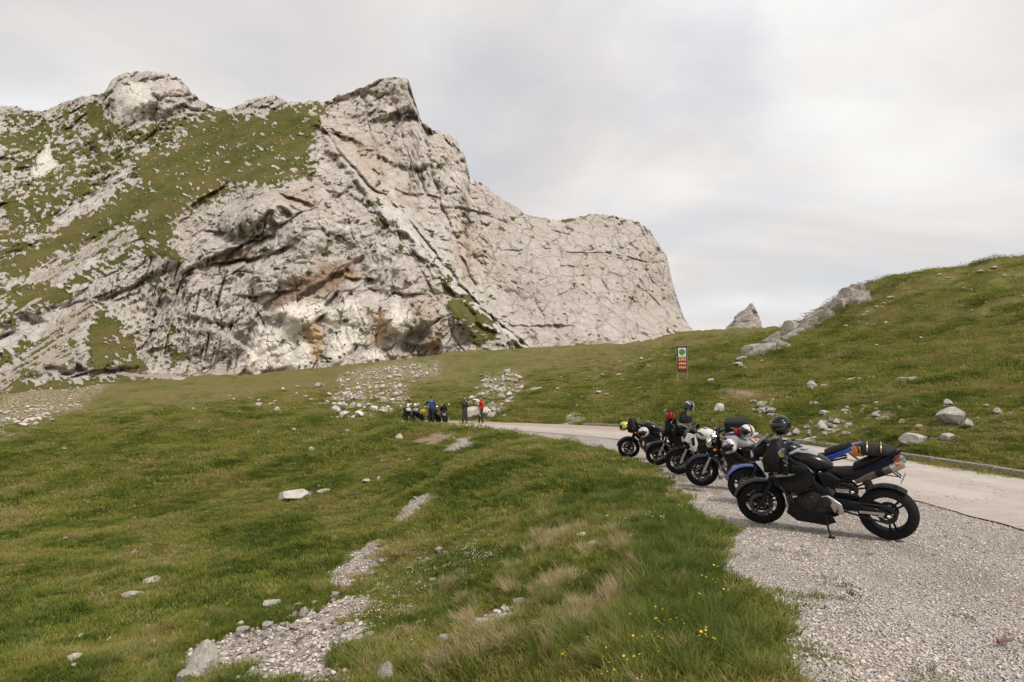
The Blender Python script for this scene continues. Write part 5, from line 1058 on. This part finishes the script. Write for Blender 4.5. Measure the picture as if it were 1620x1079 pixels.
mh_k = mat('black helmet paint', (0.006, 0.006, 0.0065), 0.25, coat=0.3, spec=0.22, var=0.2)
mh_kw = helmet_mat('black helmet paint with pale stripe', K_b, [(0.9, (0.5, 0.5, 0.5))], 2.2, 0.55)
mh_y = helmet_mat('yellow black helmet paint', (0.62, 0.60, 0.05), [(0.45, K_b), (0.75, W_), (0.88, (0.55, 0.6, 0.05))], 1.8, 3.3)
mh_w = helmet_mat('white black helmet paint', (0.58, 0.53, 0.50), [(0.55, K_b), (0.8, (0.60, 0.55, 0.52))], 1.7, 4.9)
def helmet(c, label, m, rot=(0, 0, 0), s=1.0):
    c = Vector(c); root = empty('motorcycle_helmet', c); root.rotation_euler = rot; root.scale = (s, s, s); tag(root, label, 'helmet', 'motorcycle helmets')
    def pt(a, b):                                    # a round, b up
        x, y, z = .145 * math.cos(a) * math.cos(b), .118 * math.sin(a) * math.cos(b), .128 * math.sin(b)
        if z < -.03 and x > 0: x *= 1.12
        if z < -.10: x *= .9; y *= .9
        if x < 0: z += .02 * x / .145 * (z < 0) * -1
        return Vector((x, y, z))
    n, mrow = 28, 14; rows_ = [[pt(2 * math.pi * k / n, R(-62) + (R(90) - R(62) * -1) * j / mrow * .999) for k in range(n)] for j in range(mrow + 1)]
    b = MB(); V = [tuple(q) for r in rows_ for q in r]; Fc = []
    for j in range(mrow):
        bm_ = R(-62) + R(152) * (j + .5) / mrow
        for k in range(n):
            am = 2 * math.pi * (k + .5) / n; am = am - 2 * math.pi if am > math.pi else am
            if abs(am) < R(68) and R(-22) < bm_ < R(24): continue            # the visor opening
            Fc.append((j * n + k, j * n + (k + 1) % n, (j + 1) * n + (k + 1) % n, (j + 1) * n + k))
    b.add(V, Fc); sh = b.build('shell', m, root, 60)
    sd = sh.modifiers.new('thickness', 'SOLIDIFY'); sd.thickness = .012; sd.offset = -1
    vz = MB(); A_n = 14; B_n = 6; rv = [[tuple(pt(R(-72) + R(144) * k / A_n, R(-25) + R(52) * j / B_n) * 1.025) for k in range(A_n + 1)] for j in range(B_n + 1)]
    vz.rings(rv, False, False); vo = vz.build('visor', m_glass, root, 80); sd = vo.modifiers.new('thickness', 'SOLIDIFY'); sd.thickness = .004
    for sg in (1, -1): MB().lathe([(.001, 0), (.026, 0), (.022, .01), (.001, .01)], 0, 0, 14).xf(Matrix.Translation((.025, sg * .113, .005)) @ Matrix.Rotation(R(0 if sg > 0 else 180), 4, 'X')).build('visor_pivot', m_blkp, root)
    li = MB(); li.rings([[tuple(pt(2 * math.pi * k / n, R(-60)) * .93) for k in range(n)], [tuple(pt(2 * math.pi * k / n, R(-40)) * .80) for k in range(n)], [tuple(pt(2 * math.pi * k / n, R(20)) * .75) for k in range(n)]]).build('lining', m_seat, root)
    return root
face_cam = lambda d: (0, 0, d)
def wp(px, py, Y): return tuple(place(px, py, Y))
helmet(wp(1236, 673, 7.85), 'black full-face helmet perched on the leather jacket over the nearest motorcycle', mh_k, (R(8), R(10), R(225)), 1.0)
helmet(wp(1155, 706, 10.75), 'red, white and black patterned helmet hanging by the third motorcycle tank', mh_rw, (R(15), R(20), R(200)), 1.0)
helmet(wp(1182, 682, 11.1), 'white helmet with red flashes resting on the third motorcycle', mh_rw2, (R(-10), R(0), R(190)), 0.95)
helmet(wp(1090, 643, 14.5), 'black helmet with a pale stripe perched on the black tank bag', mh_kw, (R(0), R(0), R(215)), 1.05)
helmet(wp(1018, 684, 14.9), 'white and black helmet hanging between the two farthest row motorcycles', mh_w, (R(5), R(15), R(210)), 1.0)
helmet(tuple(wpt(bk6, (.80, .10, .93))), 'yellow and black helmet hung at the front of the farthest row motorcycle', mh_y, (R(20), R(30), R(160)), 0.95)

m_lea = mat('black leather', (0.008, 0.0076, 0.0076), 0.5, spec=0.22, var=0.3, scale=12, bump=0.6)
m_leag = mat('grey leather panel', (0.12, 0.11, 0.105), 0.5, var=0.3, scale=12, bump=0.6)
def cloth(name, prof, m, parent=None, seed=0, fold=.03, seg=30, loc=None):      # a draped lump: rings (z, x half, y half, x shift, y shift) with hanging folds
    R_ = []
    for j, (z, rx, ry, sx, sy) in enumerate(prof):
        r = []
        for k in range(seg):
            a = 2 * math.pi * k / seg; q = np.array([[math.cos(a) * 1.6 + seed, math.sin(a) * 1.6, z * 2.2]]); f = 1 + float(fbm(q * 1.3, 3)[0]) * fold * 16 + float(fbm(q * 4.5 + 9, 2)[0]) * fold * 7 + .10 * math.sin(5 * a + seed + z * 4) * fold * 12
            r.append((sx + rx * f * math.cos(a), sy + ry * f * math.sin(a), z))
        R_.append(r)
    b = MB().rings(R_); return b.build(name, m, parent, 70, loc)
def jacket(c, rz, label, s=1.0):
    root = empty('leather_jacket', c, rz); root.scale = (s, s, s); tag(root, label, 'jacket')
    cloth('jacket_body', [(-.30, .16, .13, .02, 0), (-.25, .20, .17, .01, 0), (-.17, .21, .18, 0, 0), (-.05, .20, .18, 0, 0), (.06, .18, .16, 0, 0), (.13, .16, .15, 0, 0), (.20, .13, .12, 0, 0), (.27, .10, .09, 0, 0), (.30, .04, .04, 0, 0)], m_lea, root, 1.2, .028)
    for sg in (1, -1):
        MB().tube([(0, sg * .13, .06), (.02, sg * .22, -.05), (.04, sg * .25, -.15), (.03, sg * .23, -.27), (.05, sg * .22, -.34)], [.05, .075, .068, .058, .05], 12).build('sleeve', m_lea, root)
        MB().tube([(.045, sg * .25, -.10), (.07, sg * .275, -.18)], [.045, .04], 10).build('sleeve_panel', m_leag, root)
    MB().tube([(.1, .06, .10), (.12, 0, .12), (.1, -.06, .10), (-.03, -.08, .13), (-.08, 0, .14), (-.03, .08, .13), (.1, .06, .10)], .025, 8).build('collar', m_lea, root)
    return root
jacket(wp(1229, 720, 7.85), R(200), 'black leather jacket draped over the front of the nearest motorcycle', 0.68)
jacket(wp(1062, 672, 14.7), R(190), 'black jacket heaped over the bars of the fifth motorcycle', 0.72)
jacket(wp(1000, 672, 16.4), R(190), 'black jacket bundled on the farthest motorcycle of the row', 0.62)
m_ora = mat('orange fabric', (0.62, 0.20, 0.03), 0.7, var=0.2, scale=16, bump=0.4); m_rdf = mat('red fabric', (0.38, 0.015, 0.015), 0.7, var=0.2, scale=16, bump=0.4); m_yel = mat('yellow fabric', (0.62, 0.40, 0.01), 0.65, var=0.12, scale=12, bump=0.3); m_blkf = mat('black fabric', (0.018, 0.018, 0.019), 0.85, var=0.3, scale=18, bump=0.5)
def bag(c, rz, label, m, d=(.2, .14, .12), straps=None):
    root = empty('luggage_bag', c, rz); tag(root, label, 'bag')
    cloth('bag_body', [(-d[2], d[0] * .8, d[1] * .8, 0, 0), (-d[2] * .7, d[0], d[1], 0, 0), (0, d[0] * 1.02, d[1], 0, 0), (d[2] * .6, d[0] * .9, d[1] * .85, 0, 0), (d[2] * .95, d[0] * .5, d[1] * .5, 0, 0)], m, root, c[0], .022)
    for x in (-.4, .3): MB().tube([(d[0] * x, d[1] * 1.12 * math.cos(a), d[2] * 1.12 * math.sin(a)) for a in np.linspace(-.3, math.pi + .3, 12)], .009, 6).build('strap', straps or m_blkf, root)
    return root
q = wpt(bk1, (-.60, 0, 1.08)); bag(q, HD, 'black roll bag strapped on the nearest motorcycle seat', m_blkf, (.20, .13, .075), m_cop)
q = wpt(bk1, (-.44, .03, 1.06)); bag(q, HD + .4, 'small orange bundle on the nearest motorcycle seat', m_ora, (.07, .075, .065))
bag(wp(1060, 657, 14.55), R(10), 'red bag on the fifth motorcycle in front of the striped helmet', m_rdf, (.10, .09, .08))
bag(wp(1168, 683, 11.25), R(10), 'red pouch on the third motorcycle left of the white helmet', m_rdf, (.085, .08, .07))
bag(wp(1085, 661, 14.55), R(20), 'black tank bag under the striped helmet', m_blkf, (.15, .14, .13))

# ------------------------------------------------------------------ far motorcycles by the bend
fg = 'motorcycles parked at the bend'
def fspot(px, py, Y): P = place(px, py, Y); z, _ = land(np.array([P[0]]), np.array([P[1]])); return (P[0], P[1], max(float(z[0]), -0.01))
fb1 = motorcycle(fspot(705, 671, 37.6), R(97), 'black distant motorcycle seen from behind, nearest the standing people', dict(style='naked', body=m_blk, tank=m_wht, tailm=m_blk, mir_z=.2), 5, 8, fg)
fb2 = motorcycle(fspot(688, 671, 39), R(118), 'distant dark motorcycle with yellow bag beside the person in blue', dict(style='naked', body=m_blk, tank=m_blk, mir_z=.2), 5, 8, fg)
fb3 = motorcycle(fspot(661, 669, 40), R(122), 'grey distant motorcycle with white top, left of the yellow bag', dict(style='half', body=m_gry, fair=m_gry, tank=m_gry, mir_z=.2), 5, 8, fg)
fb4 = motorcycle(fspot(650, 667, 41.3), R(125), 'leftmost distant motorcycle, black with white helmet', dict(style='sport', body=m_blk, fair=m_blk, tank=m_wht, stripe=m_blk, mir_z=.2), 5, 8, fg)
bag(tuple(Vector(fspot(669, 671, 39.2)) + Vector((0, 0, .83))), R(20), 'yellow bag on the distant motorcycle beside the person in blue', m_yel, (.17, .16, .15))
helmet(tuple(wpt(fb3, (.1, 0, 1.22))), 'white helmet on the grey distant motorcycle', mat('white helmet paint', (.66, .65, .62), .25, coat=.5), (0, 0, R(120)))
helmet(tuple(wpt(fb4, (.1, 0, 1.20))), 'white helmet on the leftmost distant motorcycle', _mats['white helmet paint'], (0, 0, R(120)))
helmet(tuple(wpt(fb1, (.1, 0, 1.20))), 'white helmet on the distant motorcycle nearest the standing people', _mats['white helmet paint'], (0, 0, R(100)))
jacket(tuple(wpt(fb1, (-.25, -.02, 1.10))), R(97), 'black jacket hanging on the distant motorcycle nearest the standing people', 0.75)
# ------------------------------------------------------------------ people
m_skin = mat('skin', (0.42, 0.25, 0.17), 0.55, var=0.1); m_hair = mat('brown hair', (0.06, 0.032, 0.018), 0.6, var=0.3, scale=40); m_hair2 = mat('dark hair', (0.02, 0.015, 0.012), 0.6, var=0.3, scale=40)
m_boot = mat('black boots', (0.015, 0.014, 0.014), 0.5)
def person(loc, rz, label, J, H, mats, hairm, s=1.0):
    """J: joints for each side {side: (shoulder, elbow, wrist, hip, knee, ankle, toe)}; mats: (jacket, trousers, stripe)"""
    root = empty('person', loc, rz); root.scale = (s, s, s); tag(root, label, 'person', 'people at the bend of the road')
    V = []; E = []; Rr = []; reg = []
    def v(p, r, par=None, g='torso'):
        V.append(tuple(p)); Rr.append(r); k = len(V) - 1
        if par is not None: E.append((par, k)); reg.append((par, k, g))
        return k
    pel = v((0, 0, .96), (.185, .135)); ab = v((0, 0, 1.10), (.185, .135), pel); chs = v((.0, 0, 1.32), (.215, .15), ab); nk0 = v((0, 0, 1.46), (.11, .10), chs); nk = v((.01, 0, 1.54), (.062, .062), nk0, 'skin')
    hd = v((.015, 0, 1.60), (.085, .098), nk, 'skin'); hd2 = v((.015, 0, 1.68), (.088, .105), hd, 'skin'); v((.01, 0, 1.75), (.05, .06), hd2, 'skin')
    for sg in (1, -1):
        sh, el, wr, hp, kn, an, toe = J[sg]
        a = v((0, sg * .11, 1.43), (.10, .10), chs); b = v(sh, (.095, .095), a); c = v(el, (.07, .07), b); d = v(wr, (.045, .045), c)
        ax = (Vector(wr) - Vector(el)).normalized(); palm = v(Vector(wr) + ax * .055, (.032, .018), d, 'skin')
        sd = ax.cross(Vector((0, 0, 1))); sd = sd.normalized() if sd.length > .1 else Vector((1, 0, 0)); dn = ax.cross(sd)
        for k, (o, ln) in enumerate(((-.027, .072), (-.009, .082), (.009, .078), (.026, .062))):
            f0 = v(Vector(wr) + ax * .092 + sd * o, (.0095, .0095), palm, 'skin'); f1 = v(Vector(V[f0]) + ax * ln * .55 + dn * .008, (.009, .009), f0, 'skin'); v(Vector(V[f1]) + ax * ln * .4 + dn * .022, (.008, .008), f1, 'skin')
        t0 = v(Vector(wr) + ax * .05 - sd * .038, (.010, .010), palm, 'skin'); v(Vector(V[t0]) + ax * .045 - sd * .018, (.009, .009), t0, 'skin')
        h = v(hp, (.12, .12), pel, 'leg'); k_ = v(kn, (.085, .085), h, 'leg'); cf = v(Vector(kn).lerp(Vector(an), .35), (.08, .08), k_, 'leg'); n_ = v(an, (.058, .058), cf, 'leg'); he = v(Vector(an) + Vector((-.01, 0, -.055)), (.045, .04), n_, 'boot'); v(toe, (.042, .035), he, 'boot')
    me = bpy.data.meshes.new('body'); me.from_pydata(V, E, []); tmp = bpy.data.objects.new('body_tmp', me); C.objects.link(tmp)
    md = tmp.modifiers.new('skin', 'SKIN'); md.use_smooth_shade = True; sk = me.skin_vertices[0].data
    for k in range(len(V)): sk[k].radius = Rr[k]; sk[k].use_root = (k == 0)
    ss = tmp.modifiers.new('sub', 'SUBSURF'); ss.levels = 1; ss.render_levels = 1
    dg = bpy.context.evaluated_depsgraph_get(); dg.update(); m2 = bpy.data.meshes.new_from_object(tmp.evaluated_get(dg)); bpy.data.objects.remove(tmp)
    m2.name = 'body'; m2.materials.clear()
    for q in (mats[0], mats[1], m_skin, m_boot): m2.materials.append(q)
    VN = np.array(V); mi = []
    ends = [(VN[a], VN[b], g) for a, b, g in reg]
    for pg in m2.polygons:
        c = np.array(pg.center); best = None
        for a, b, g in ends:
            ab_ = b - a; t_ = np.clip(np.dot(c - a, ab_) / (ab_ @ ab_ + 1e-9), 0, 1); d = np.linalg.norm(c - a - ab_ * t_)
            if best is None or d < best[0]: best = (d, g)
        g = best[1]; z = c[2]
        mi.append({'torso': 0 if z > .93 else 1, 'leg': 1 if z > .26 else 3, 'boot': 3, 'skin': 2}[g])
    m2.polygons.foreach_set('material_index', np.array(mi, np.int32)); m2.polygons.foreach_set('use_smooth', np.ones(len(mi), bool))
    o = bpy.data.objects.new('body', m2); C.objects.link(o); o.parent = root
    # hair, ears, nose, eyes
    hr = MB(); rows_ = []
    for j in range(8):
        b = R(-25) + R(114) * j / 7
        rows_.append([(.003 + .093 * math.cos(a) * math.cos(b) - .014 * (1 + math.cos(a)) * (b < R(18)), .086 * math.sin(a) * math.cos(b), 1.685 + .118 * math.sin(b)) for a in [R(52) + R(256) * k / 18 for k in range(19)]] if b < R(22) else [(.008 + .098 * math.cos(a) * math.cos(b), .088 * math.sin(a) * math.cos(b), 1.685 + .118 * math.sin(b)) for a in [R(52) + R(256) * k / 18 for k in range(19)]])
    hr.rings(rows_, False, False); top = [(.008 + .09 * math.cos(a), .085 * math.sin(a), 1.735 + .0 * a) for a in np.linspace(0, 2 * math.pi, 20)[:-1]]
    hr.rings([top, [(q[0] * .75, q[1] * .75, 1.775) for q in top], [(q[0] * .3, q[1] * .3, 1.80) for q in top]]); hr.build('hair', hairm, root, 80)
    MB().loft([(.09, 1.645, .014, .018), (.112, 1.638, .008, .010)], 8).build('nose', m_skin, root)
    for sg in (1, -1):
        MB().loft([(.078, 1.675, .012, .007, 2, sg * .032), (.094, 1.675, .008, .005, 2, sg * .032)], 8).build('eye', m_hair2, root); MB().loft([(-.015, 1.655, .012, .03, 2, sg * .086), (.02, 1.66, .012, .032, 2, sg * .088)], 8).build('ear', m_skin, root)
    MB().loft([(.08, 1.595, .026, .006, 2), (.095, 1.595, .018, .004, 2)], 8).build('mouth', mat('lips', (.32, .13, .10), .5), root)
    MB().tube([(.06 * math.cos(a) + .0, .065 * math.sin(a), 1.52 + .01 * math.cos(a)) for a in np.linspace(0, 2 * math.pi, 16)], .034, 8).build('collar', mats[0], root)
    MB().tube([(.128 * math.cos(a), .172 * math.sin(a), .965) for a in np.linspace(0, 2 * math.pi, 24)], .02, 6).build('belt', m_boot, root)
    return root, o
def legs(spread=.10, fwd=0.0, kb=.02):
    return {sg: ((0, sg * .09, .90), (kb + fwd * sg * .5, sg * (.09 + spread * .5), .50), (fwd * sg, sg * (.09 + spread), .10), (fwd * sg + .15, sg * (.11 + spread), .035)) for sg in (1, -1)}
def gz(px, py, Y): P = place(px, py, Y); z, _ = land(np.array([P[0]]), np.array([P[1]])); return (P[0], P[1], max(float(z[0]), 0.0) + 0.012)
m_bj = mat('black riding suit', (0.018, 0.017, 0.018), 0.6, var=0.3); m_bt = mat('dark brown riding trousers', (0.035, 0.024, 0.022), 0.65, var=0.3); m_rj = mat('red jacket', (0.55, 0.02, 0.018), 0.65, var=0.12); m_bl = mat('blue jacket', (0.014, 0.045, 0.19), 0.65, var=0.2); m_kt = mat('black trousers', (0.02, 0.02, 0.02), 0.65, var=0.3); m_ws = mat('pale trim', (0.6, 0.6, 0.58), 0.6)
L = legs(.10, .04)
JA = {1: ((0, .21, 1.42), (.06, .26, 1.12), (.24, .06, 1.22)) + L[1], -1: ((0, -.21, 1.42), (.14, -.27, 1.16), (.30, -.16, 1.38)) + L[-1]}
pa, ob = person(gz(735, 669, 38.6), R(-25), 'person in black riding suit with arms raised to the chest', JA, 0, (m_bj, m_bt), m_hair)
MB().box((.15, 0, 1.30), (.015, .2, .05)).build('chest_stripe', m_gry, pa)
L = legs(.09, -.07)
JB = {1: ((0, .21, 1.42), (-.10, .30, 1.14), (.10, .20, .98)) + L[1], -1: ((0, -.21, 1.42), (-.08, -.31, 1.14), (.10, -.20, 1.0)) + L[-1]}
pb_, ob = person(gz(761, 668, 39.5), R(195), 'person in red jacket and black trousers facing the one in black', JB, 0, (m_rj, m_kt), m_hair2)
for sg in (1, -1): MB().tube([(.122, sg * .10, .86), (.12, sg * .12, .66), (.10, sg * .13, .52)], .016, 6).build('trouser_stripe', m_ws, pb_); MB().loft([(.075, .50, .045, .05, 2.4, sg * .135), (.10, .50, .03, .035, 2.4, sg * .135)], 10).build('knee_pad', m_ws, pb_)
L = legs(.08, .03)
JC = {1: ((0, .21, 1.42), (.14, .38, 1.26), (.24, .54, 1.16)) + L[1], -1: ((0, -.21, 1.42), (.06, -.27, 1.12), (.22, -.20, 1.0)) + L[-1]}
pc_, ob = person(gz(682, 671, 38.3), R(80), 'person in blue jacket reaching over a distant motorcycle, seen from behind', JC, 0, (m_bl, m_kt), m_hair)

# ------------------------------------------------------------------ the trail sign
P = hit(1080, 607); SB = Vector(P); SK = P[1] / 41.0
m_wood = mat('weathered wood', (0.24, 0.205, 0.175), 0.8, var=0.4, scale=10, bump=0.4); m_board = mat('dark red-brown board', (0.085, 0.030, 0.022), 0.7, var=0.25); m_orange = mat('orange sign paint', (0.40, 0.105, 0.02), 0.6, var=0.15); m_white = mat('sign white', (0.66, 0.65, 0.58), 0.6, var=0.06); m_green = mat('emblem green', (0.06, 0.30, 0.03), 0.6, var=0.2)
sg_ = empty('trail_sign', SB, R(-8)); sg_.scale = (SK, SK, SK); tag(sg_, 'wooden trail sign with green emblem above orange panels on two posts', 'sign')
for x in (-.31, .31): MB().box((x, .04, 1.15), (.10, .10, 2.7)).build('post', m_wood, sg_)
MB().box((0, .03, 2.54), (.86, .2, .06)).build('cap_board', m_wood, sg_)
MB().box((0, -.025, 1.62), (.62, .03, 1.76)).build('back_board', m_board, sg_)
pn_ = MB().box((0, -.052, 2.10), (.50, .02, .60)).build('emblem_panel', m_white, sg_)
em = MB(); rr = random.Random(4)
em.lathe([(.001, 0), (.17, 0), (.17, .006), (.001, .006)], 0, 0, 20)
for k in range(9):
    a = k * .698; em.lathe([(.001, 0), (.06, 0), (.06, .005), (.001, .005)], .16 * math.cos(a), .16 * math.sin(a), 10)
em.box((0, .003, -.2), (.05, .006, .14)); em.xf(Matrix.Translation((0, -.069, 2.12))).build('emblem', m_green, pn_)
MB().box((0, -.05, 1.755), (.56, .018, .03)).build('divider', m_white, sg_)
for k in range(3):
    z = 1.60 - k * .26; pl_ = MB().box((0, -.052, z), (.52, .02, .215)).build('direction_panel', m_orange, sg_); mk = MB()
    for j in range(4): mk.box((-.18 + j * .12, -.0655, z + rr.uniform(-.02, .02)), (.07 * rr.uniform(.6, 1), .006, .11 * rr.uniform(.6, 1)))
    tag(mk.build('lettering', m_white, pl_), kind='stuff')
# a small marker post on the skyline of the right hill
P = hit(1374, 456, 40, 80); mp_ = empty('marker_post', P); tag(mp_, 'tiny blue-grey marker post on the skyline of the right hill', 'post')
m_mk = mat('blue-grey paint', (0.10, 0.12, 0.20), 0.6); MB().box((0, 0, .25), (.10, .10, 1.0)).build('post', m_mk, mp_); MB().box((0, -.06, .62), (.24, .03, .18)).build('plate', m_mk, mp_)
# a short red wooden stub lying on the gravel
P = flat(1590, 1021); st_ = MB().tube([(-.07, 0, .03), (0, .004, .034), (.05, 0, .03), (.075, 0, .028)], [.012, .015, .014, .008], 8).build('stick', mat('reddish wood', (.18, .09, .07), .9, var=.4), None, 35, P); st_.rotation_euler = (0, 0, .35); tag(st_, 'short reddish stub of wood lying on the gravel at lower right', 'stick')
